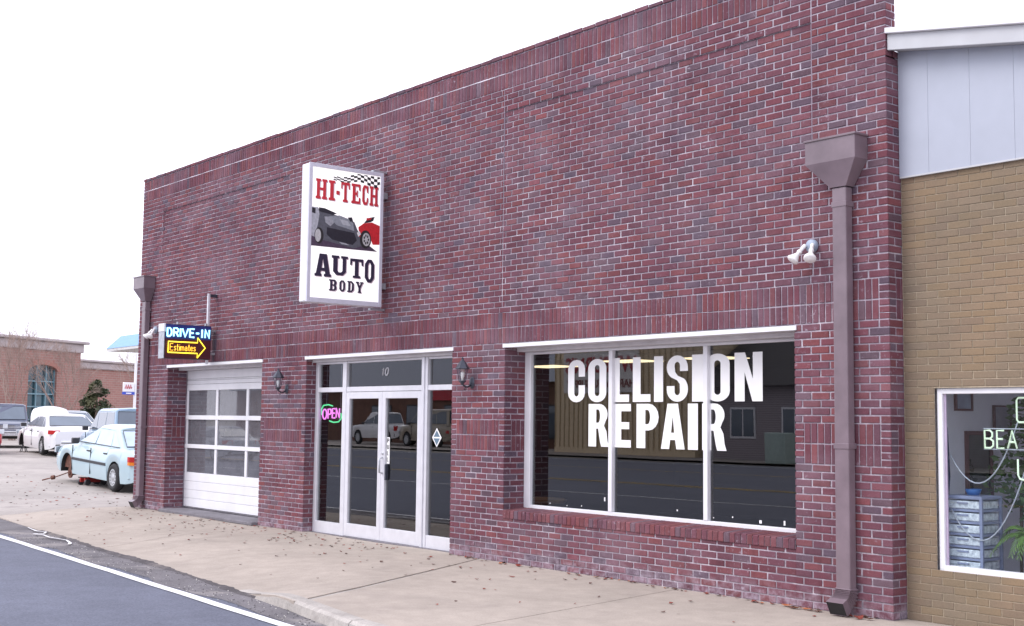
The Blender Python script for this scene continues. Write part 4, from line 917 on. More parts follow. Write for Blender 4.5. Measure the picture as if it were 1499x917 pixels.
# framed mirror on the salon side wall, picture frames, hanging coat
M_FRM = plain('red_brown_frame', (.13, .05, .045), .4); M_MIR = plain('dark_mirror', (.10, .11, .09), .04, 0.9, .2, 4)
def framed(name, lb, cat, y0, y1, z0, z1, mat, fw=.035):
    t = thing(name, lb, cat, (0.101, (y0 + y1) / 2, z0)); hy, hh = (y1 - y0) / 2, z1 - z0
    for b in ((.0, .025, -hy, -hy + fw, 0, hh), (.0, .025, hy - fw, hy, 0, hh), (.0, .024, -hy + fw, hy - fw, 0, fw), (.0, .024, -hy + fw, hy - fw, hh - fw, hh)): m = MB(); m.box(*b); m.build('frame', M_FRM, t)
    m = MB(); m.box(.002, .012, -hy + fw, hy - fw, fw, hh - fw); m.build('panel' if 'picture' in name else 'glass', mat, t)
framed('mirror', 'tall mirror in a dark wooden frame on the salon side wall', 'mirror', .98, 1.42, .98, 1.62, M_MIR)
framed('picture', 'pale picture in a red-brown frame high in the salon window', 'picture', .82, 1.10, 1.80, 2.16, plain('pale_print', (.34, .38, .48), .4, var=.3, scale=5), .02)
framed('picture', 'grey picture on the salon side wall above the mirror', 'picture', 1.46, 1.76, 1.62, 1.86, plain('grey_print', (.25, .25, .28), .4, var=.3, scale=5), .015)
m = MB(); m.lathe([(0, 0), (.03, 0), (.05, .2), (.035, .55), (.03, .62), (.012, .68), (0, .69)], Matrix.Scale(.7, 4, (1, 0, 0)), 10); o = m.build('coat', plain('dark_blue_cloth', (.02, .05, .12), .9, bmp=.2), None, smooth=True); o.location = (.145, .60, 1.02); tag(o, 'dark blue coat hanging at the left edge of the salon window', 'coat')
# side table
tt = thing('side_table', 'red-brown side table beyond the drawer tower in the salon', 'table', (.80, 1.72, .03))
m = MB(); m.box(-.35, .35, -.25, .25, .78, .81); m.build('tabletop', M_FRM, tt, bevel=.006)
for x in (-.32, .32):
    for y in (-.22, .22): m = MB(); m.box(x - .02, x + .02, y - .02, y + .02, 0, .78); m.build('leg', M_FRM, tt)
# neon letters on the glass with their cables
bn = thing('neon_lettering', 'pale green neon letters with an added faint glow, hung in the salon window', 'neon sign', (0, TY + .115, 0))
NEW = emit('neon_pale', (.72, .86, .62), .35)  # faint emission added so the unlit tubes glow
PB = lambda u, v, d: (u, 0, v)
stroke_text([('B', .695, .775, 1.485, 1.63), ('E', .805, .87, 1.485, 1.63), ('A', .90, .985, 1.485, 1.63)], PB, .0085, NEW, bn, 'letter', 6)
m = MB(); m.tube([(1.10, 0, 1.90), (1.0, 0, 1.90), (.985, 0, 1.88), (.985, 0, 1.72), (1.0, 0, 1.70), (1.10, 0, 1.70)], .0085, 6); m.build('letter', NEW, bn, smooth=True)
m = MB(); m.tube([(.985, 0, 1.40), (.985, 0, 1.27), (1.0, 0, 1.24), (1.10, 0, 1.22)], .0085, 6); m.build('letter', NEW, bn, smooth=True)
M_CAB = plain('pale_cable', (.5, .52, .56), .5)
for z in (1.475, 1.645): m = MB(); m.tube([(.68, .01, z), (1.3, .01, z)], .005, 6); m.build('support_rod', M_CAB, bn)
def sag(p, q, drop, n=14): return [(p[0] + (q[0] - p[0]) * k / n, p[1] + (q[1] - p[1]) * k / n, p[2] + (q[2] - p[2]) * k / n - drop * 4 * (k / n) * (1 - k / n)) for k in range(n + 1)]
for p, q, dp in (((.36, .02, 1.42), (.98, .02, 1.70), .36), ((.36, .02, .96), (1.05, .02, 1.35), .42)):
    m = MB(); m.tube(sag(p, q, dp), .006, 5); m.build('cable', M_CAB, bn, smooth=True)
# palm, and pot plants added in place of reflected street trees
def frond(m, base, az, length, rise, mi=0, nl=16):
    pts = [];
    for k in range(9): s = k / 8; pts.append(Vector((base[0] + math.cos(az) * length * s, base[1] + math.sin(az) * length * s, base[2] + rise * s - rise * 1.25 * s * s)))
    m.tube(pts, [.006 * (1 - .8 * k / 8) for k in range(9)], 4, mi)
    for k in range(1, nl):
        s = k / nl; i = min(7, int(s * 8)); f = s * 8 - i; p = pts[i].lerp(pts[i + 1], f); d = (pts[i + 1] - pts[i]).normalized(); sd_ = d.cross(Z).normalized(); L = length * .42 * (1 - .6 * s) * (.6 + .4 * math.sin(PI * min(1, s + .2)))
        for sg_ in (-1, 1):
            tip = p + sd_ * sg_ * L * .8 + d * L * .75 - Z * L * .35; wv = d * .010
            mid = p.lerp(tip, .5) + Z * L * .06; m.add([p - wv, mid - wv * 1.2, tip, mid + wv * 1.2], [(0, 1, 2, 3)], mi)
M_PALM = plain('palm_green', (.13, .24, .04), .5, var=.4, scale=12); M_LEAF = plain('leaf_green', (.08, .17, .04), .55, var=.45, scale=14)
pp_ = thing('palm_plant', 'potted palm with feathery fronds in the salon window', 'plant', (.94, .64, .03))
for k in range(11):
    m = MB(); frond(m, (0, 0, .66), 2.2 + k * .55 + R.uniform(-.2, .2), R.uniform(.30, .46), R.uniform(.30, .8)); m.build('frond', M_PALM, pp_)
m = MB(); m.lathe([(0, 0), (.12, 0), (.16, .28), (.15, .28), (.14, .25), (0, .25)], None, 16); m.build('pot', plain('terracotta', (.25, .09, .05), .8), pp_, smooth=True)
m = MB(); m.tube([(0, 0, .25), (0, 0, .69)], .03, 6); m.build('stem', plain('stem_brown', (.12, .08, .04), .9), pp_)
def leaf_cloud(m, c, rad, n, size, mi=0, squash=1.0, hollow=.35):
    for _ in range(n):
        d = Vector((R.gauss(0, 1), R.gauss(0, 1), R.gauss(0, 1))).normalized(); r = rad * (hollow + (1 - hollow) * R.random() ** .6)
        p = Vector(c) + Vector((d.x * r, d.y * r, d.z * r * squash)); s = size * R.uniform(.6, 1.3)
        a = Vector((R.gauss(0, 1), R.gauss(0, 1), R.gauss(0, .6))).normalized(); b = a.cross(Vector((R.gauss(0, 1), R.gauss(0, 1), R.gauss(0, 1)))).normalized()
        m.add([p - a * s, p + b * s * .45, p + a * s, p - b * s * .45], [(0, 1, 2, 3)], mi)
for i, (x, y, hgt, lb) in enumerate(((.50, 1.20, 1.15, 'added green pot plant for reflected street trees, behind the neon letters in the salon'), (.86, 1.12, .95, 'smaller added pot plant for reflected street trees, right edge of the salon window'))):
    t = thing('stand_in_plant', lb, 'plant', (x, y, .03))
    m = MB(); leaf_cloud(m, (0, 0, hgt), .30, 300, .045); leaf_cloud(m, (.05, .05, hgt + .35), .22, 180, .045); leaf_cloud(m, (-.02, .1, hgt + .62), .14, 80, .04); o = m.build('foliage', M_LEAF, t)
    m = MB(); m.tube([(0, 0, .2), (.02, 0, hgt)], .015, 5); m.build('stem', MATS['stem_brown'], t)
    m = MB(); m.lathe([(0, 0), (.10, 0), (.14, .25), (.12, .25), (0, .22)], None, 14); m.build('pot', MATS['terracotta'], t, smooth=True)

# ------------------------------------------------------------------ vehicles
def car_paint(name, col, rough=.3, coat=.6): return plain(name, col, rough, 0.0, .04, 2, coat)
M_TRIM = plain('black_trim', (.03, .03, .035), .5); M_UNDER = plain('underbody', (.02, .018, .018), .9); M_HUB = plain('wheel_silver', (.5, .52, .54), .35, .4, .1, 10)
M_TAIL = plain('tail_lamp_red', (.50, .02, .02), .2, var=.1); M_AMB = plain('amber_lamp', (.75, .22, .02), .2, var=.1); M_HEAD = plain('head_lamp', (.62, .66, .70), .12, .2, .1)
M_CHROME = plain('chrome', (.6, .6, .62), .15, .9, .05); M_RUST = plain('rusty_iron', (.16, .07, .05), .8, .2, .4, 20)
def wheel(parent, x, y, r, wdt, side, style='cover'):
    w = thing('wheel', None, None, (x, y, r)); w.parent = parent
    T = Matrix.Rotation(-side * PI / 2, 4, 'X'); h = wdt / 2     # local +z of the lathe points outwards
    m = MB(); m.lathe([(r * .62, -h), (r * .9, -h), (r, -h * .6), (r, h * .6), (r * .9, h), (r * .64, h), (r * .62, h * .7)], T, 26); m.build('tyre', M_RUBBER, w, smooth=True)
    m = MB(); m.lathe([(0, h * .85), (r * .14, h * .85), (r * .18, h * .72), (r * .42, h * .80), (r * .58, h * .92), (r * .645, h * .85)], T, 26); m.build('hubcap', M_HUB, w, smooth=True)
    m = MB()
    for k in range(12):
        a = 2 * PI * k / 12; m.lathe([(0, 0.002), (r * .05, 0.002), (r * .05, -.002)], T @ Matrix.Translation((r * .47 * math.cos(a), r * .47 * math.sin(a), h * .88)), 6)
    m.build('vent', M_TRIM, w)
    m = MB(); m.lathe([(0, -h * .9), (r * .6, -h * .9), (r * .6, -h * .5)], T, 16); m.build('drum', M_UNDER, w)
    return w
def car(label, cat, loc, rz, sp, paint, group=None, name='parked_car', glassm=None):
    glassm = glassm or M_CARGLASS; t = thing(name, label, cat, loc, rz, group)
    L, Wd, r = sp['L'], sp['W'] / 2, sp['r']; xr, xf = sp['axles']; ar = r * 1.16; sill = sp['sill']
    top = sp['top']; tx, tz = zip(*top)
    xs = set([-L / 2, -L / 2 + .015, -L / 2 + .05, -L / 2 + .12, L / 2, L / 2 - .015, L / 2 - .06, L / 2 - .14] + [-L / 2 + .2 + (L - .4) * k / 22 for k in range(23)] + [x for x in tx])
    for xa in (xr, xf):
        xs = set(x for x in xs if abs(abs(x - xa) - ar) > .02)
        for k in range(13): xs.add(xa + ar * math.cos(PI * k / 12))
        xs.add(xa - ar - .004); xs.add(xa + ar + .004)
    xs = sorted(x for x in xs if -L / 2 <= x <= L / 2)
    def half_w(x):
        e = min(x + L / 2, L / 2 - x); return Wd * (1 - .16 * max(0, 1 - e / .75) ** 2.2 - .05 * max(0, 1 - e / .08))
    def zbot(x):
        for xa in (xr, xf):
            if abs(x - xa) <= ar + 1e-6: return max(sill, r + math.sqrt(max(0, ar * ar - (x - xa) ** 2)))
        e = min(x + L / 2, L / 2 - x); return sill + .10 * max(0, 1 - e / .5) ** 1.5 + .10 * max(0, 1 - e / .06)
    def ztop(x):
        e = min(x + L / 2, L / 2 - x); return lerp_tab(x, tx, tz) - .05 * max(0, 1 - e / .08)
    ring = []
    for x in xs:
        zb, zt, hw = zbot(x), ztop(x), half_w(x); pts = [(0.0, zb)]
        zt = max(zt, zb + .02)
        for f, wf in ((0, .955), (.28, .99), (.55, 1.0), (.74, .985), (.93, .94), (1.0, .885)):
            pts.append((hw * wf, zb + (zt - zb) * f))
        cr = sp.get('crown', .03)
        pts += [(hw * .5, zt + cr * .8), (0.0, zt + cr)]
        ring.append([(x, y, z) for y, z in pts] + [(x, -y, z) for y, z in pts[-2:0:-1]])
    n = len(ring[0]); vs = [p for q in ring for p in q]; fs = []; mi = []
    for i in range(len(ring) - 1):
        for k in range(n): fs.append((i * n + k, i * n + (k + 1) % n, (i + 1) * n + (k + 1) % n, (i + 1) * n + k)); mi.append(1 if k in (0, n - 1) else 0)
    fs += [tuple(range(n)), tuple((len(ring) - 1) * n + k for k in range(n))[::-1]]; mi += [0, 0]
    m = MB(); m.add(vs, fs); m.m = mi; m.f = [f[::-1] for f in m.f]
    body = m.build('body', [paint, M_UNDER], t, smooth=True); body.data.set_sharp_from_angle(angle=math.radians(38))
    # cabin
    g = sp['cabin']                                            # (x, z) rear base, roof rear, roof front, front base
    (x0, z0), (x1, z1), (x2, z2), (x3, z3) = g; bw, rw = Wd * .90, Wd * sp.get('roof_w', .70); ds = .03
    def sect(x, z, wd, drop): return [(x, wd, z - drop), (x, wd * .86, z), (x, wd * .45, z + .022), (x, -wd * .45, z + .022), (x, -wd * .86, z), (x, -wd, z - drop)]
    xm = (x1 + x2) / 2; zm = max(z1, z2) + .012
    S_ = [sect(x1, z1, rw, .045), sect(x1 + .12, z1 + .022, rw * 1.01, .045), sect(xm, zm, rw * 1.02, .045), sect(x2 - .14, z2 + .020, rw * 1.01, .045), sect(x2, z2, rw, .045)]
    base = [[(x0, bw, z0 - ds), (x0, -bw, z0 - ds)], [(x3, bw, z3 - ds), (x3, -bw, z3 - ds)]]
    vs = [p for q in S_ for p in q]; fs = []
    for i in range(4):
        for k in range(5): fs.append((i * 6 + k, (i + 1) * 6 + k, (i + 1) * 6 + k + 1, i * 6 + k + 1))
    o = len(vs); vs += [base[0][0], base[0][1], base[1][0], base[1][1]]
    fs += [(o, 0, 1, 2, 3, 4, 5, o + 1), (o + 2, o + 3, 29, 28, 27, 26, 25, 24)]
    fs += [(o, o + 2, 24, 18, 12, 6, 0)[::1], (o + 1, 5, 11, 17, 23, 29, o + 3)]
    m = MB(); m.add(vs, fs); cab = m.build('cabin', paint, t, bevel=.018, seg=2)
    bm = bmesh.new(); bm.from_mesh(cab.data); bmesh.ops.recalc_face_normals(bm, faces=bm.faces); bm.to_mesh(cab.data); bm.free()
    # glass: side panes between pillars, windscreen, rear screen
    def side(u, v, s, off=.006):                               # u: x in metres at mid height guide, v 0 belt .. 1 roof
        zb_, zr_ = (z0 + z3) / 2, min(z1, z2) - .045; z = zb_ + (zr_ - zb_) * v; y = bw + (rw - bw) * v
        return Vector((u, s * (y + off), z))
    def edge_x(v, front):
        return (x3 + (x2 - x3) * v) if front else (x0 + (x1 - x0) * v)
    pil = [None] + sp['pillars'] + [None]
    for s in (1, -1):
        for a, b in zip(pil, pil[1:]):
            va, vb = .10, .93; pts = []
            for v in (va, vb):
                xa = edge_x(v, False) + sp.get('cpil', .12) if a is None else a[0] + (a[1] - a[0]) * v + .025
                xb = edge_x(v, True) - .10 if b is None else b[0] + (b[1] - b[0]) * v - .025
                pts.append((xa, xb, v))
            q = [side(pts[0][0], va, s), side(pts[0][1], va, s), side(pts[1][1], vb, s), side(pts[1][0], vb, s)]
            m = MB(); nn = Vector((0, s, 0)) * .008
            m.add([p - nn for p in q] + q, [(4, 5, 6, 7) if s < 0 else (7, 6, 5, 4), (0, 1, 5, 4), (1, 2, 6, 5), (2, 3, 7, 6), (3, 0, 4, 7)]); m.build('side_window', glassm, t)
            if sp.get('trimw', True):
                m = MB(); m.tube([q[0] + nn * .2, q[1] + nn * .2], .009, 4); m.build('window_trim', M_TRIM, t)
    for (xa, za), (xb, zb_), nm in (((x3, z3), (x2, z2), 'windscreen'), ((x0, z0), (x1, z1), 'rear_window')):
        f = 1 if nm == 'windscreen' else -1; P_ = lambda w_, v: Vector((xa + (xb - xa) * v + f * .008, w_ * (bw * .90 + (rw * .90 - bw * .90) * v), za - ds + (zb_ - .01 - za + ds) * v + .006))
        lo = sp.get('rear_lo', .16) if f < 0 else .12
        q = [P_(-1, lo), P_(1, lo), P_(1, .90), P_(-1, .90)]; off = Vector((f * .008, 0, .004)); m = MB()
        m.add([p - off for p in q] + q, [(4, 5, 6, 7) if f > 0 else (7, 6, 5, 4), (0, 1, 5, 4), (1, 2, 6, 5), (2, 3, 7, 6), (3, 0, 4, 7)]); m.build(nm, sp.get('rear_glass', glassm) if f < 0 else glassm, t)
        m = MB(); m.tube(q + [q[0]], .010, 4, cap=False); m.build('screen_trim', M_TRIM, t)
    # wheels
    for x in (xr, xf):
        for s in (1, -1):
            if (x == xf and s == 1 and sp.get('no_front_left')): continue
            wheel(t, x, s * (Wd - .10), r, .19, s)
    # side moulding, handles, mirrors, lamps, bumpers, plate
    zm_ = sp.get('mould', .55)
    for s in (1, -1):
        if sp.get('moulding'):
            m = MB(); m.box(xr + ar + .03, xf - ar - .03, s * Wd * 1.0 - .012, s * Wd * 1.0 + .012, zm_ - .03, zm_ + .03); m.build('side_moulding', M_TRIM, t, bevel=.006)
        for hx in sp.get('handles', []): m = MB(); m.box(hx - .09, hx + .09, s * Wd * .965 - .005, s * Wd * .965 + .022, sp['belt'] - .12, sp['belt'] - .09); m.build('door_handle', M_TRIM, t, bevel=.005)
        for lx in sp.get('doors', []): m = MB(); m.box(lx - .004, lx + .004, s * Wd - .02, s * Wd + .0025, sill + .08, sp['belt'] - .03); m.build('door_seam', M_TRIM, t)
        m = MB(); mx = x3 - .28; m.box(mx - .06, mx + .06, s * (bw + .05), s * (bw + .21), sp['belt'] + .02, sp['belt'] + .15); m.build('mirror', sp.get('mirror_mat', M_TRIM), t, bevel=.025, seg=2)
        zr = sp.get('tail_z', .70); tw_ = sp.get('tail_w', .36); xe = -L / 2
        def lamp(nm, mat, xa_, y0_, y1_, za_, zb2, front):
            m = MB(); vs = []
            for y in (y0_, (y0_ + y1_) / 2, y1_):
                dx = .16 * max(0, (abs(y) / Wd - .45) / .55) ** 2.4 * 1.1
                xx = (L / 2 - dx + .012) if front else (-L / 2 + dx - .012)
                vs += [(xx, y, za_), (xx, y, zb2), (xx - (.1 if front else -.1), y, za_), (xx - (.1 if front else -.1), y, zb2)]
            fs = []
            for k in (0, 4): fs += [(k, k + 4, k + 5, k + 1), (k + 1, k + 5, k + 7, k + 3), (k + 2, k, k + 4, k + 6)]
            fs += [(0, 1, 3, 2), (8, 10, 11, 9)]; m.add(vs, fs); o = m.build(nm, mat, t)
            bm = bmesh.new(); bm.from_mesh(o.data); bmesh.ops.recalc_face_normals(bm, faces=bm.faces); bm.to_mesh(o.data); bm.free()
        lamp('taillight', M_TAIL, 0, s * Wd * (.985), s * (Wd - tw_), zr, zr + sp.get('tail_h', .15), False)
        if sp.get('amber'): lamp('indicator', M_AMB, 0, s * Wd * .98, s * (Wd - .2), zr - .07, zr - .002, False)
        hz_ = sp.get('head_z', .62); lamp('headlight', M_HEAD, 0, s * Wd * .97, s * (Wd - .40), hz_, hz_ + sp.get('head_h', .14), True)
    for f, nm in ((-1, 'rear_bumper'), (1, 'front_bumper')):
        m = MB(); z_ = sp.get('bump_z', .42); vs = []
        ys = [-1, -.9, -.6, 0, .6, .9, 1]
        for y in ys:
            dx = .30 * max(0, (abs(y) - .55) / .45) ** 2.0; xx = f * (L / 2 + .045 - dx); hb = half_w(min(abs(xx), L / 2 - .1)) * 1.004
            vs += [(xx, y * hb, z_ - .10), (xx, y * hb, z_ + .10), (xx - f * .12, y * hb * .97, z_ + .12), (xx - f * .12, y * hb * .97, z_ - .12)]
        fs = []
        for k in range(len(ys) - 1): o = k * 4; fs += [(o + a, o + (a + 1) % 4, o + 4 + (a + 1) % 4, o + 4 + a) for a in range(4)]
        fs += [(0, 1, 2, 3), tuple(len(vs) - 4 + k for k in range(4))]; m.add(vs, fs); o = m.build(nm, sp.get('bump_mat', paint), t, bevel=.015)
        bm = bmesh.new(); bm.from_mesh(o.data); bmesh.ops.recalc_face_normals(bm, faces=bm.faces); bm.to_mesh(o.data); bm.free()
        m = MB(); m.box(f * (L / 2 + .047) - .006, f * (L / 2 + .047) + .006, -Wd * .9 * .66, Wd * .9 * .66, z_ + .02, z_ + .045); m.build('bumper_strip', M_TRIM, t)
    m = MB(); m.box(L / 2 - .02, L / 2 + .014, -.34, .34, sp.get('head_z', .62) + .02, sp.get('head_z', .62) + .11); m.build('grille', M_TRIM, t)
    if sp.get('plate'): m = MB(); m.box(-L / 2 - .03, -L / 2 - .012, -.16, .16, sp['plate'], sp['plate'] + .13); m.build('number_plate', M_VINYL, t)
    return t
SEDAN = dict(L=4.62, W=1.71, r=.305, axles=(-1.33, 1.39), sill=.20, top=[(-2.31, .86), (-2.1, .93), (-1.45, .955), (-.9, .93), (.9, .90), (1.25, .87), (1.9, .79), (2.2, .70), (2.31, .60)],
    cabin=[(-1.72, .95), (-1.02, 1.36), (.05, 1.37), (1.02, .90)], pillars=[(-1.02, -.78), (-.10, -.06)], belt=.90, roof_w=.70, handles=[-.85, .1], doors=[-.07, 1.0], cpil=.20, plate=.62)
BLUE = dict(SEDAN, no_front_left=True, moulding=True, mould=.56, amber=True, tail_z=.70, tail_w=.42, tail_h=.11, rear_glass=M_CARGLASS_PALE)
P_BLUE = car_paint('pale_blue_paint', (.42, .555, .61)); P_WHITE = car_paint('white_car_paint', (.78, .78, .80)); P_DARK = car_paint('dark_blue_grey_paint', (.06, .07, .12))
P_RED = car_paint('red_car_paint', (.45, .015, .03)); P_TEAL = car_paint('steel_blue_paint', (.26, .38, .50)); P_SILV = car_paint('silver_paint', (.45, .48, .52)); P_BEIGE = car_paint('beige_paint', (.36, .31, .24))
def place(t, x, y, lift=0.0, pitch=0.0):
    t.location = (x, y, ground_z(x, y) + lift)
    if pitch: t.rotation_euler = (0, pitch, t.rotation_euler[2])
# pale blue saloon on a trolley jack, its front left wheel off
bc = car('pale blue saloon on a trolley jack with its front left wheel missing', 'car', (0, 0, 0), PI + .025, BLUE, P_BLUE, glassm=M_CARGLASS_PALE)
place(bc, -22.15, 2.18, 0.02, -0.045)
fx, fy = BLUE['axles'][1], BLUE['W'] / 2
T = Matrix.Rotation(-PI / 2, 4, 'X')
m = MB(); m.lathe([(0, .05), (.05, .05), (.06, .02), (.13, .02), (.13, -.01), (0.0, -.01)], Matrix.Translation((fx - .02, fy - .14, .19)) @ T, 18); m.build('brake_disc', M_RUST, bc, smooth=False)
m = MB(); m.tube([(fx - .02, fy - .28, .52), (fx - .02, fy - .2, .30), (fx - .02, fy - .16, .17)], [.05, .04, .05], 8); m.tube([(fx + .05, fy - .6, .2), (fx, fy - .18, .15)], .03, 6); m.build('suspension_strut', M_UNDER, bc)
m = MB(); m.tube([(fx + .02, fy - .10, .19), (fx + .20, fy + .10, .08), (fx + .34, fy + .26, .02)], .013, 6); m.tube([(fx + .235, fy + .14, .065), (fx + .285, fy + .20, .045)], .05, 8); m.tube([(fx + .34, fy + .26, .02), (fx + .43, fy + .36, -.02)], .016, 6); m.build('drive_shaft', M_RUST, bc)
m = MB(); m.poly([[(fx + .33 * math.cos(PI * k / 14), .30 + .33 * math.sin(PI * k / 14)) for k in range(15)]], lambda u, v, d: (u, fy - .16 + d, v), .03); m.build('wheel_well', M_RUST, bc)
# trolley jack
jk = thing('floor_jack', 'small red trolley jack under the pale blue saloon\'s sill', 'jack', (-22.62, 1.62, ground_z(-22.62, 1.62)), .15)
M_JRED = plain('jack_red', (.40, .03, .025), .4)
for x in (-.1, .1):
    m = MB(); m.box(x - .02, x + .02, -.25, .25, .07, .17); m.build('side_plate', M_JRED, jk, bevel=.01)
    for y in (-.2, .2): m = MB(); m.lathe([(0, -.03), (.07, -.03), (.07, .03), (0, .03)], Matrix.Translation((x * 1.5, y, .07)) @ Matrix.Rotation(PI / 2, 4, 'Y'), 14); m.build('castor', M_TRIM, jk)
m = MB(); m.tube([(0, -.1, .15), (0, .18, .26)], .04, 6); m.lathe([(0, .25), (.05, .25), (.06, .30), (0, .30)], Matrix.Translation((0, .18, 0)), 12); m.build('lift_arm', M_JRED, jk)
m = MB(); m.tube([(-.62, .0, .155), (.62, .05, .16)], .014, 6); m.build('handle', M_TRIM, jk)
# white saloon with its bonnet up
WH = dict(SEDAN, L=4.7, W=1.76, no_front_left=True, tail_z=.74, tail_w=.32, tail_h=.14, top=[(-2.35, .88), (-2.1, .97), (-1.5, .985), (-.9, .94), (.9, .90), (1.25, .86), (1.9, .76), (2.2, .68), (2.35, .58)], cabin=[(-1.66, .975), (-.95, 1.37), (.1, 1.38), (1.15, .90)], handles=[-.8, .15], plate=None)
wc = car('white saloon with its bonnet raised, parked behind the pale blue saloon', 'car', (0, 0, 0), PI - .09, WH, P_WHITE); place(wc, -35.25, 5.25, 0.0, -0.02); wc.scale = (1, 1, .91)
m = MB(); vs = []; fs = []
for j in range(7):
    for i in range(9):
        u, v = i / 8 * 2 - 1, j / 6; vs.append((1.0 + .28 * v + .10 * (1 - u * u) * v, u * (.66 - .12 * v ** 3) , 0.90 + .74 * v * (1 - .10 * u * u * (0.5 + v))))
for j in range(6):
    for i in range(8): k = j * 9 + i; fs.append((k, k + 1, k + 10, k + 9))
m.add(vs, fs); o = m.build('bonnet', P_WHITE, wc, smooth=True); sm = o.modifiers.new('thick', 'SOLIDIFY'); sm.thickness = .03
m = MB(); m.tube([(1.95, .6, .80), (1.32, .62, 1.5)], .008, 5); m.build('prop_rod', M_TRIM, wc)
js = thing('jack_stand', 'dark axle stand under the white saloon\'s front', 'axle stand', (0, 0, 0)); js.location = (-36.5, 4.55, ground_z(-36.5, 4.55))
for a in range(4): m = MB(); m.tube([(.13 * math.cos(a * PI / 2 + .8), .13 * math.sin(a * PI / 2 + .8), 0), (.03 * math.cos(a * PI / 2 + .8), .03 * math.sin(a * PI / 2 + .8), .26)], .015, 5); m.build('leg', M_TRIM, js)
m = MB(); m.tube([(0, 0, .2), (0, 0, .34)], .022, 6); m.build('post', M_TRIM, js)
# dark pickup facing the camera, red car at the frame edge, steel-blue estate, silver saloon behind
PICK = dict(L=5.1, W=1.92, r=.37, axles=(-1.55, 1.55), sill=.36, top=[(-2.55, 1.02), (-2.3, 1.06), (0, 1.08), (.95, 1.08), (1.4, 1.07), (2.2, 1.02), (2.45, .93), (2.55, .78)], cabin=[(-.75, 1.08), (-.5, 1.72), (.45, 1.74), (1.15, 1.08)], pillars=[(-.05, .0)], belt=1.06, roof_w=.78, handles=[.0], doors=[], head_z=.80, head_h=.16, tail_z=.78, tail_w=.16, tail_h=.24, bump_z=.58, bump_mat=M_CHROME, cpil=.10, trimw=False)
pk = car('dark blue-grey pickup facing the street, left of the white saloon', 'pickup', (0, 0, 0), -.30, PICK, P_DARK); place(pk, -43.5, 6.1); pk.scale = (.92, .92, .92)
m = MB(); m.box(2.552, 2.575, -.09, .09, .78, .96); m.build('badge', M_HEAD, pk)
for z in (.74, .80, .86): m = MB(); m.box(2.552, 2.568, -.55, .55, z, z + .025); m.build('grille_bar', M_CHROME, pk)
rc = car('red saloon just showing at the frame edge beside the dark pickup', 'car', (0, 0, 0), -.05, dict(SEDAN, plate=None), P_RED); place(rc, -36.9, 2.62)
WAG = dict(SEDAN, L=4.55, W=1.74, r=.32, sill=.28, top=[(-2.27, .95), (-2.15, 1.0), (-1.0, 1.0), (.85, .97), (1.2, .95), (1.9, .87), (2.15, .78), (2.27, .66)], cabin=[(-2.2, 1.0), (-1.95, 1.60), (.15, 1.60), (1.1, .96)], pillars=[(-1.05, -1.02), (-.05, .0)], belt=.97, roof_w=.80, tail_z=.80, tail_w=.16, tail_h=.22, rear_lo=.10, cpil=.10, plate=None)
wg = car('steel-blue estate car behind the pale blue saloon, dark rear window', 'car', (0, 0, 0), PI - .15, WAG, P_TEAL); place(wg, -29.2, 5.0)
sv = car('silver saloon parked beyond the white saloon', 'car', (0, 0, 0), PI - .1, dict(SEDAN, plate=None), P_SILV); place(sv, -44.0, 8.6)

# ------------------------------------------------------------------ far side of the car park
# brick civic building: two wings with pale cornices and an arched window
def wall_mat_far(name, c1, c2):
    m, nt, b = newmat(name); bt = N(nt, 'ShaderNodeTexBrick'); tc = N(nt, 'ShaderNodeTexCoord'); nt.links.new(tc.outputs['Object'], bt.inputs['Vector'])
    mp = N(nt, 'ShaderNodeMapping'); mp.inputs['Rotation'].default_value = (PI / 2, 0, 0); nt.links.new(tc.outputs['Object'], mp.inputs[0]); nt.links.new(mp.outputs[0], bt.inputs['Vector'])
    bt.inputs['Color1'].default_value = (*c1, 1); bt.inputs['Color2'].default_value = (*c2, 1); bt.inputs['Mortar'].default_value = (.34, .26, .24, 1)
    bt.inputs['Scale'].default_value = 1.0; bt.inputs['Brick Width'].default_value = .42; bt.inputs['Row Height'].default_value = .14; bt.inputs['Mortar Size'].default_value = .012
    c = mix(nt, 1.0, bt.outputs[0], ramp(nt, noise(nt, .6, 4), [(.3, (.88,) * 3), (.7, (1.1,) * 3)]), 'MULTIPLY'); nt.links.new(c, b.inputs['Base Color']); b.inputs['Roughness'].default_value = .9; MATS[name] = m; return m
M_FARB = wall_mat_far('far_brick', (.34, .175, .145), (.30, .15, .125)); M_CORN = plain('pale_cornice', (.42, .37, .37), .8, var=.12, scale=1.5); M_TEALW = plain('teal_window_metal', (.16, .28, .33), .4)  # far brick colour lifted to carry the distant haze
lib = thing('civic_building', 'large red brick civic building with pale cornices and a teal arched window', 'building', (-62.5, 11.5, 0.3), math.atan2(5.6, -3.3))
lib.rotation_euler[2] = math.atan2(5.6, -3.3)
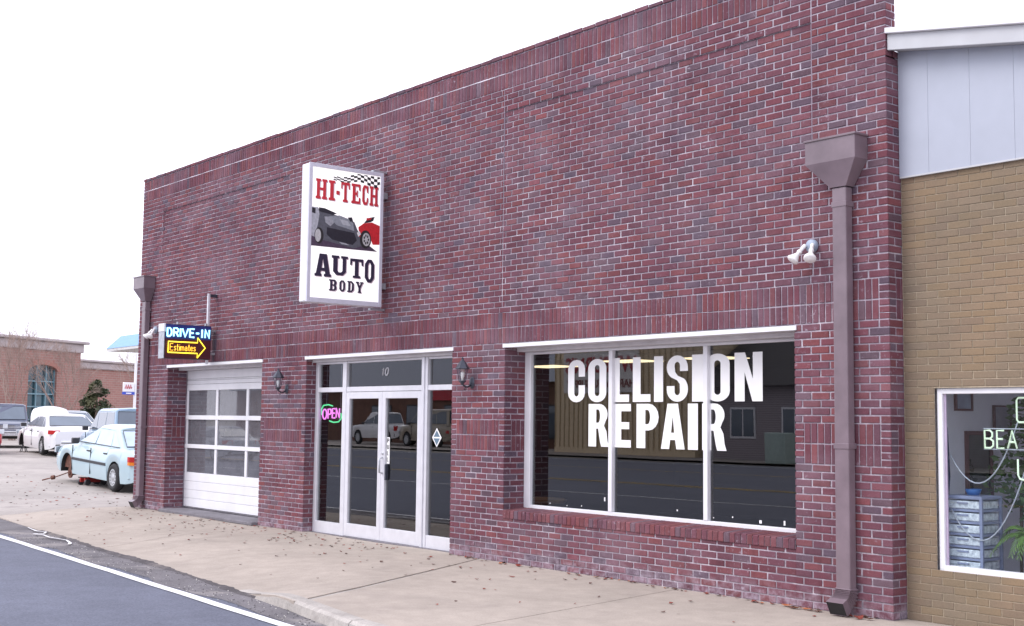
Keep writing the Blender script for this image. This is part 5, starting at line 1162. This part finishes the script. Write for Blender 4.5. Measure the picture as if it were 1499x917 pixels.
# local x runs along the front (left to right as seen), local -y ... front faces the camera: local +y
def arch_wall(x0, x1, z1, wx, ww, wz0, wz1, y):
    lp = [(x0, 0), (x1, 0), (x1, z1), (x0, z1)]; aw = ww / 2; rise = .35
    hole = [(wx - aw, wz0), (wx + aw, wz0)] + [(wx + aw * math.cos(PI * k / 12), wz1 - rise + rise * math.sin(PI * k / 12)) for k in range(13)] + [(wx - aw, wz0)][:0]
    m = MB(); m.poly([lp, hole], lambda u, v, d: (u, y - 0.35 + d, v), .35); return m, hole
LY = 0.0
m, hole = arch_wall(-9.0, 6.5, 4.95, 3.42, 2.25, .7, 4.15, LY); o = m.build('wall', M_FARB, lib)
bm = bmesh.new(); bm.from_mesh(o.data); bmesh.ops.recalc_face_normals(bm, faces=bm.faces); bm.to_mesh(o.data); bm.free()
m = MB(); m.box(6.2, 6.5, -9, -.36, 0, 4.95); m.build('side_wall', M_FARB, lib)
m = MB(); m.box(-9.1, 6.65, -9, .12, 4.951, 5.45); m.build('cornice', M_CORN, lib, bevel=.06, seg=2)
m = MB(); m.box(-9.2, 6.9, -9, .32, 5.451, 5.62); m.build('cornice_cap', M_CORN, lib, bevel=.04)
m = MB(); m.box(-9.2, .9, -9, -1.5, 5.62, 6.2); m.build('parapet', M_CORN, lib)
m = MB(); m.box(2.3, 4.55, -.26, -.24, .7, 4.2); wf = m.build('arched_window', plain('teal_glass', (.035, .08, .10), .1, var=.5, scale=1.4), lib)
for x in (2.3, 3.05, 3.8, 4.5): m = MB(); m.box(x, x + .07, -.22, -.12, .7, 4.15); m.build('mullion', M_TEALW, wf)
for z in (1.1, 1.8, 2.5, 3.2): m = MB(); m.box(2.3, 4.55, -.21, -.13, z, z + .07); m.build('transom', M_TEALW, wf)
vo = [(3.42 + 1.13 * math.cos(PI * k / 12), 3.80 + .36 * math.sin(PI * k / 12)) for k in range(13)]; vo2 = [(3.42 + 1.42 * math.cos(PI * k / 12), 3.80 + .66 * math.sin(PI * k / 12)) for k in range(13)]
m = MB(); m.poly([vo2 + vo[::-1]], lambda u, v, d: (u, .002 + d, v), .05); m.build('arch_trim', plain('arch_brick', (.33, .15, .12), .9), lib)
m = MB(); m.box(6.51, 16, -7.5, -2.2, 0, 4.2); m.build('wing_wall', M_FARB, lib)
m = MB(); m.box(6.51, 16.2, -7.5, -2.05, 4.201, 4.62); m.build('wing_cornice', M_CORN, lib, bevel=.05)
m = MB(); m.box(6.51, 16.4, -7.5, -1.9, 4.621, 4.76); m.build('wing_cap', M_CORN, lib, bevel=.03)
m = MB(); m.box(-1.2, -.9, .0, .25, 4.2, 4.55); m.box(-1.15, -.95, .1, .4, 3.95, 4.2); m.build('wall_lamp', M_WHITE, lib)
def flip_y(o):
    if o.type == 'MESH':
        for v in o.data.vertices: v.co.y = -v.co.y
        bm = bmesh.new(); bm.from_mesh(o.data); bmesh.ops.reverse_faces(bm, faces=bm.faces); bm.to_mesh(o.data); bm.free()
    for c in o.children: flip_y(c)
flip_y(lib)                                                   # its front is the local -y side, towards the street
# blue fuel canopy
cp = thing('fuel_canopy', 'pale blue fuel station canopy showing past the brick building\'s corner', 'canopy', (-46.55, 15.7, .3), -.05)
c0 = (-4.0, 4.0, -3.2, 3.2); zb, zt = 4.45, 5.05
vs = [(c0[0], c0[2], zb), (c0[1], c0[2], zb), (c0[1], c0[3], zb), (c0[0], c0[3], zb), (c0[0] + .5, c0[2] + .5, zt), (c0[1] - .5, c0[2] + .5, zt), (c0[1] - .5, c0[3] - .5, zt), (c0[0] + .5, c0[3] - .5, zt)]
m = MB(); m.add(vs, [(0, 1, 5, 4), (1, 2, 6, 5), (2, 3, 7, 6), (3, 0, 4, 7), (4, 5, 6, 7)]); m.build('mansard', plain('canopy_blue', (.16, .33, .55), .45), cp)
m = MB(); m.box(c0[0] + .02, c0[1] - .02, c0[2] + .02, c0[3] - .02, zb - .12, zb + .01); m.build('canopy_soffit', plain('canopy_under', (.6, .6, .6), .6), cp)
for x in (-2.5, 2.5): m = MB(); m.box(x - .15, x + .15, 1.0, 1.3, 0, zb - .121); m.build('canopy_column', M_WHITE, cp)
# motoring-club sign on a white pole
asn = thing('pole_sign', 'white and blue roadside sign with red letters on a white pole', 'sign', (-39.86, 9.42, ground_z(-39.86, 9.42)), 0)
asn.scale = (.6, .6, .6); asn.location.z += .86; asn.rotation_euler[2] = math.atan2(-(6.4 + 38.6), (9.4 + 9.15)) + PI          # faces the street
AX = lambda u, v, d: (u, -.06 - d, v)
m = MB(); m.tube([(.60, 0, -1.5), (.60, 0, 4.6)], .085, 8); m.build('pole', M_WHITE, asn)
m = MB(); m.box(-.42, .50, -.06, .06, 2.12, 2.72); m.build('sign_face', M_WHITE, asn, bevel=.04, seg=2)
m = MB(); m.box(-.43, .51, -.063, .063, 1.96, 2.119); m.build('blue_band', plain('sign_blue', (.03, .07, .48), .5), asn)
stroke_text([('A', -.32, -.13, 2.33, 2.58), ('A', -.13, .06, 2.33, 2.58), ('A', .06, .25, 2.33, 2.58)], lambda u, v, d: (u, -.064, v), .022, plain('sign_red', (.55, .03, .05), .5), asn, 'letter', 5)
m = MB(); m.tube([(-.36, -.064, 2.36), (-.2, -.064, 2.31), (.1, -.064, 2.33), (.3, -.064, 2.42)], .010, 5); m.build('swoosh', MATS['sign_red'], asn)
m = MB(); m.box(-.22, .24, -.066, -.0635, 2.01, 2.07); m.build('band_print', M_VINYL, asn)
# trees
M_BARK = plain('grey_bark', (.22, .17, .14), .9, var=.3, scale=6); M_TWIG = plain('brown_twig', (.30, .22, .19), .9, var=.2, scale=6)
def branch(m, p, d, ln, r, depth, spread, rng, up=.15):
    n = 3; pts = [p]; dd = d.copy()
    for k in range(n):
        dd = (dd + Vector((rng.gauss(0, .10), rng.gauss(0, .10), rng.gauss(0, .06) + up * .25))).normalized(); pts.append(pts[-1] + dd * ln / n)
    m.tube(pts, [r * (1 - .4 * k / n) for k in range(n + 1)], 5 if r > .03 else 3, 0, False)
    if depth == 0: return
    for k in range(rng.choice((2, 3, 3)) + (1 if depth < 3 else 0)):
        a = rng.uniform(0, 2 * PI); ax = dd.orthogonal().normalized(); ax.rotate(Matrix.Rotation(a, 3, dd))
        nd_ = (dd + ax * rng.uniform(.5, 1.0) * spread).normalized(); branch(m, pts[-1] if k < 2 else pts[2], nd_, ln * rng.uniform(.62, .82), max(.005, r * .55), depth - 1, spread, rng, up)
def bare_tree(x, y, label, h, stems, seed, group):
    t = thing('bare_tree', label, 'tree', (x, y, ground_z(x, y)), 0, group); rng = random.Random(seed)
    for s in range(stems):
        m = MB(); a = 2 * PI * s / stems + rng.uniform(-.3, .3); d = Vector((math.cos(a) * .16, math.sin(a) * .16, 1)).normalized()
        branch(m, Vector((math.cos(a) * .12, math.sin(a) * .12, 0)), d, h * .36, .05, 5, .55, rng); m.build('trunk', M_TWIG, t)
bare_tree(-55.8, 10.25, 'bare multi-stemmed tree at the left end of the civic building', 5.3, 4, 3, 'bare trees along the civic building')
bare_tree(-54.8, 12.25, 'bare multi-stemmed tree just right of the arched window', 4.4, 4, 8, 'bare trees along the civic building')
bare_tree(-46.0, 12.6, 'bare tree behind the roadside pole sign', 3.9, 3, 5, 'bare trees along the civic building')
bare_tree(-60.0, 21.8, 'bare tree under the blue canopy, beyond the lower wing', 6.0, 3, 15, 'bare trees along the civic building')
M_EVER = plain('evergreen_leaf', (.06, .08, .04), .55, var=.55, scale=2.5); M_EVER2 = plain('evergreen_leaf_lit', (.14, .145, .075), .55, var=.4, scale=2.5)  # second tone is a lit copy, light put into the leaf colour
def evergreen(x, y, label, h, rad, seed, cat='tree'):
    t = thing('evergreen_tree', label, cat, (x, y, ground_z(x, y))); m = MB()
    for k in range(46):
        f = R.random() ** 1.25; rr_ = rad * (1 - f) ** .7 * R.uniform(.3, .95); a = R.uniform(0, 2 * PI)
        leaf_cloud(m, (rr_ * math.cos(a), rr_ * math.sin(a), .5 + f * (h - .8)), .40 * (1.15 - .6 * f), 170, .085, 1 if R.random() < .45 else 0, .9, .15)
    m.build('crown', [M_EVER, M_EVER2], t); m = MB(); m.tube([(0, 0, 0), (0, 0, h * .8)], [.12, .03], 6); m.build('trunk', M_BARK, t)
evergreen(-54.3, 13.75, 'dark conical evergreen in front of the lower civic wing', 3.1, 1.25, 1)

# ------------------------------------------------------------------ across the street (seen reflected in the shop glass)
def siding_mat(name, col, period, axis='X', depth=.5):
    m, nt, b = newmat(name); w_ = N(nt, 'ShaderNodeTexWave'); w_.wave_type = 'BANDS'; w_.bands_direction = axis; w_.inputs['Scale'].default_value = period
    tc = N(nt, 'ShaderNodeTexCoord'); nt.links.new(tc.outputs['Object'], w_.inputs['Vector'])
    c = ramp(nt, w_.outputs['Fac'], [(0.0, tuple(x * depth for x in col)), (.12, col), (1, tuple(x * 1.05 for x in col))]); nt.links.new(c, b.inputs['Base Color']); b.inputs['Roughness'].default_value = .6; MATS[name] = m; return m
ft = -0.06
ms = thing('metal_store', 'tan ribbed metal store across the street with a white name board', 'building', (-42.5, -37, ft), .04)
m = MB(); m.box(-5.6, 5.6, -9, -.0, 0, 7.2); w0 = m.build('wall', plain('tan_metal', (.78, .63, .42), .55), ms)
for k in range(28): m = MB(); x = -5.5 + k * .407; m.box(x - .03, x + .03, .001, .05, .3, 7.15); m.build('rib', plain('tan_rib', (.48, .37, .23), .55), w0)
m = MB(); m.box(-5.8, 5.8, -9.2, .35, 7.2, 7.45); m.build('roof', plain('dark_roof', (.06, .055, .06), .7), ms)
sbm = MB(); sbm.box(-4.6, 1.6, .06, .16, 3.3, 5.5); sbd = sbm.build('name_board', plain('board_white', (.75, .72, .68), .6), ms)
def font_text(txt, size, loc, rot, mat, parent, name, ex=.01, bold=.0):
    cu = bpy.data.curves.new(name, 'FONT'); cu.body = txt; cu.size = size; cu.extrude = ex; cu.align_x = 'CENTER'; cu.offset = bold
    o = bpy.data.objects.new(name + '_src', cu); C.objects.link(o); bpy.context.view_layer.update()
    me = bpy.data.meshes.new_from_object(o.evaluated_get(bpy.context.evaluated_depsgraph_get())); C.objects.unlink(o); bpy.data.objects.remove(o)
    me.name = name; me.materials.clear(); me.materials.append(mat); q = bpy.data.objects.new(name, me); C.objects.link(q); q.parent = parent; q.location = loc; q.rotation_euler = rot; return q
ROT = (PI / 2, 0, PI)
font_text("WILBURN'S", 1.15, (-1.5, .175, 4.42), ROT, plain('board_red', (.42, .05, .06), .5), sbd, 'lettering', .01, .03)
font_text("HARDWARE SUPPLY", .62, (-1.5, .175, 3.58), ROT, plain('board_brown', (.26, .08, .07), .5), sbd, 'lettering', .01, .01)
gb = thing('grey_store', 'grey board-sided shop across the street with a dark gabled roof', 'building', (-29.5, -36.5, ft), .04)
m = MB(); m.box(-6.5, 6.8, -9, 0, 0, 3.6); m.build('wall', siding_mat('grey_boards', (.33, .29, .31), 3.0, 'Z'), gb)
m = MB(); m.add([(-7, .5, 3.5), (7.2, .5, 3.5), (7.2, -4.5, 7.0), (-7, -4.5, 7.0), (-7, -9.5, 3.5), (7.2, -9.5, 3.5)], [(0, 1, 2, 3), (3, 2, 5, 4), (1, 5, 2), (0, 3, 4)]); m.build('roof', MATS['dark_roof'], gb)
for x in (-4.2, -1.0, 3.0):
    m = MB(); m.box(x - .8, x + .8, .001, .05, 1.0, 2.5); f_ = m.build('window', M_WHITE, gb); m = MB(); m.box(x - .7, x - .04, .051, .06, 1.1, 2.4); m.box(x + .04, x + .7, .051, .06, 1.1, 2.4); m.build('pane', M_CARGLASS, f_)
m = MB(); m.box(.8, 1.9, .001, .06, 0, 2.2); m.build('door', M_WHITE, gb)
for i in range(4):
    o = MB(); o.box(-.09, .09, -.04, .04, 0, 4.2); q = o.build('timber_plank', plain('raw_timber', (.42, .30, .12), .7), None, bevel=.01); q.location = (-26.6 + i * .8 + R.uniform(-.2, .2), -34.3, ft); q.rotation_euler = (.42, R.uniform(-.25, .25), 0)
    tag(q, 'long raw timber plank leaning on the grey shop across the street', 'plank', 'timber planks leaning across the street')
cb = thing('utility_cabinet', 'pale green utility cabinet at the far kerb', 'cabinet', (-29.0, -33.6, ft)); m = MB(); m.box(-.55, .55, -.4, .4, 0, 1.35); m.build('case', plain('cabinet_green', (.42, .52, .48), .5), cb, bevel=.03); m = MB(); m.box(-.45, .45, .401, .42, .1, 1.25); m.build('door', MATS['cabinet_green'], cb, bevel=.01)
bb = thing('brown_store', 'long brown brick store with a grey metal roof across the street', 'building', (-64, -43, ft), .04)
m = MB(); m.box(-38, 15, -9, 0, 0, 4.3); m.build('wall', plain('brown_brick', (.17, .085, .06), .9, var=.25, scale=2), bb)
m = MB(); m.add([(-38.5, .6, 4.2), (15.5, .6, 4.2), (15.5, -5, 8.4), (-38.5, -5, 8.4), (-38.5, -10, 4.2), (15.5, -10, 4.2)], [(0, 1, 2, 3), (3, 2, 5, 4), (1, 5, 2), (0, 3, 4)]); m.build('roof', plain('grey_metal_roof', (.33, .35, .40), .5, .2), bb)
for x in (-11, -6, -1, 4, 9): m = MB(); m.box(x - 1.4, x + 1.4, .001, .06, .6, 2.8); f_ = m.build('window', M_TRIM, bb); m = MB(); m.box(x - 1.3, x + 1.3, .061, .07, .7, 2.7); m.build('pane', M_CARGLASS, f_)
m = MB(); m.box(-4, 1.5, .08, .2, 3.1, 3.9); m.build('sign_board', MATS['sign_red'], bb)
VAN = dict(SEDAN, L=5.0, W=1.95, r=.35, axles=(-1.5, 1.5), sill=.3, top=[(-2.5, 1.1), (0, 1.12), (1.3, 1.1), (2.2, 1.0), (2.5, .7)], cabin=[(-2.42, 1.12), (-2.3, 1.9), (.5, 1.9), (1.5, 1.1)], pillars=[(-1.2, -1.15), (.0, .05)], belt=1.08, roof_w=.85, plate=None)
c_ = car('white pickup parked across the street facing left', 'pickup', (0, 0, 0), PI, PICK, P_WHITE); c_.location = (-66.5, -38.2, ft); c_.scale = (1.15, 1.15, 1.25)
c_ = car('beige van parked across the street beside the white pickup', 'van', (0, 0, 0), PI, VAN, P_BEIGE); c_.location = (-60.3, -38.0, ft); c_.scale = (1.15, 1.15, 1.25)
c_ = car('pale beige van parked at the right of its row across the street', 'van', (0, 0, 0), PI, VAN, car_paint('cream_paint', (.5, .45, .36))); c_.location = (-54.3, -38.0, ft); c_.scale = (1.15, 1.15, 1.25)
c_ = car('silver car driving along the near lane, reflected in the garage door', 'car', (0, 0, 0), PI, dict(SEDAN, plate=None), P_SILV); c_.location = (-42.3, -13.6, RZ)
m = MB()
for k in range(26):
    x = -95 + k * 4.3; leaf_cloud(m, (x, -58 + R.uniform(-3, 3), 4 + R.uniform(-1, 1)), R.uniform(3, 4.6), 420, .42, k % 2)
tag(m.build('treeline', [M_EVER, M_EVER2]), kind='stuff')

# round table just inside the shop window
rt = thing('round_table', 'round brown wooden table inside the shop window, low at the left', 'table', (-5.85, .95, 0.0))
M_WOOD = plain('orange_brown_wood', (.30, .13, .04), .4, var=.3, scale=6)
m = MB(); m.lathe([(0, .64), (.36, .64), (.38, .655), (.38, .68), (.36, .69), (0, .69)], None, 28); m.build('tabletop', M_WOOD, rt)
m = MB(); m.lathe([(.20, .0), (.20, .03), (.05, .06), (.04, .55), (.09, .639)], None, 16); m.build('pedestal', M_WOOD, rt)
# ------------------------------------------------------------------ fallen leaves
LM = [plain('leaf_red_brown', (.22, .045, .03), .8, var=.3, scale=30), plain('leaf_dark_brown', (.09, .045, .035), .85, var=.3, scale=30), plain('leaf_orange', (.42, .13, .04), .8, var=.3, scale=30)]
def leaf_into(m, x, y, s, mi, lift=0.0):
    a = R.uniform(0, 2 * PI); z = ground_z(x, y) + .006 + lift; T = Matrix.Translation((x, y, z)) @ Matrix.Rotation(a, 4, 'Z') @ Matrix.Rotation(R.uniform(-.35, .35), 4, 'X')
    c = R.uniform(.15, .5) * s
    v = [(-s, 0, c * .8), (-s * .3, s * .55, c * .4), (s * .2, s * .5, c * .2), (s * .9, 0, c * .7), (s * .25, -s * .55, c * .35), (-s * .35, -s * .5, c * .2), (0, 0, 0)]
    m.add([T @ Vector(p) for p in v], [(0, 6, 1), (1, 6, 2), (2, 6, 3), (3, 6, 4), (4, 6, 5), (5, 6, 0)], mi)
m = MB()
for _ in range(330):
    if R.random() < .62: x = R.gauss(-10.5, 3.2); y = -abs(R.gauss(0.25, .75)) - .05
    else: x = R.uniform(-16, 0.6); y = -R.random() ** 1.6 * 3.0
    if x > .8 or y < curb_y(x) + .1: continue
    leaf_into(m, x, y, R.uniform(.016, .038), 1 if R.random() < .5 else 0)
for _ in range(60): leaf_into(m, R.uniform(-6.3, -.2), R.uniform(-.14, -.02), R.uniform(.02, .05), R.choice((0, 0, 1, 2)))
for _ in range(170): leaf_into(m, R.uniform(-30, -17), R.uniform(-1.5, 1.2), R.uniform(.02, .05), 1 if R.random() < .6 else 0)
tag(m.build('fallen_leaves', LM), kind='stuff')
for i in range(7):
    m = MB(); leaf_into(m, 0, 0, R.uniform(.05, .075), 2 if i < 5 else 0); o = m.build('fallen_leaf', LM); x, y = [(-1.0, -.10), (-.93, -.13), (-.85, -.09), (-1.08, -.07), (-.78, -.10), (-.24, -.16), (-.15, -.13)][i]; o.location = (x, y, ground_z(x, y) * 0 + .004)
    tag(o, ('curled orange leaf in the small drift left of the tall downspout\'s foot' if i < 5 else 'brown leaf on the pavement between downspout and building corner'), 'leaf', 'curled leaves by the downspout')
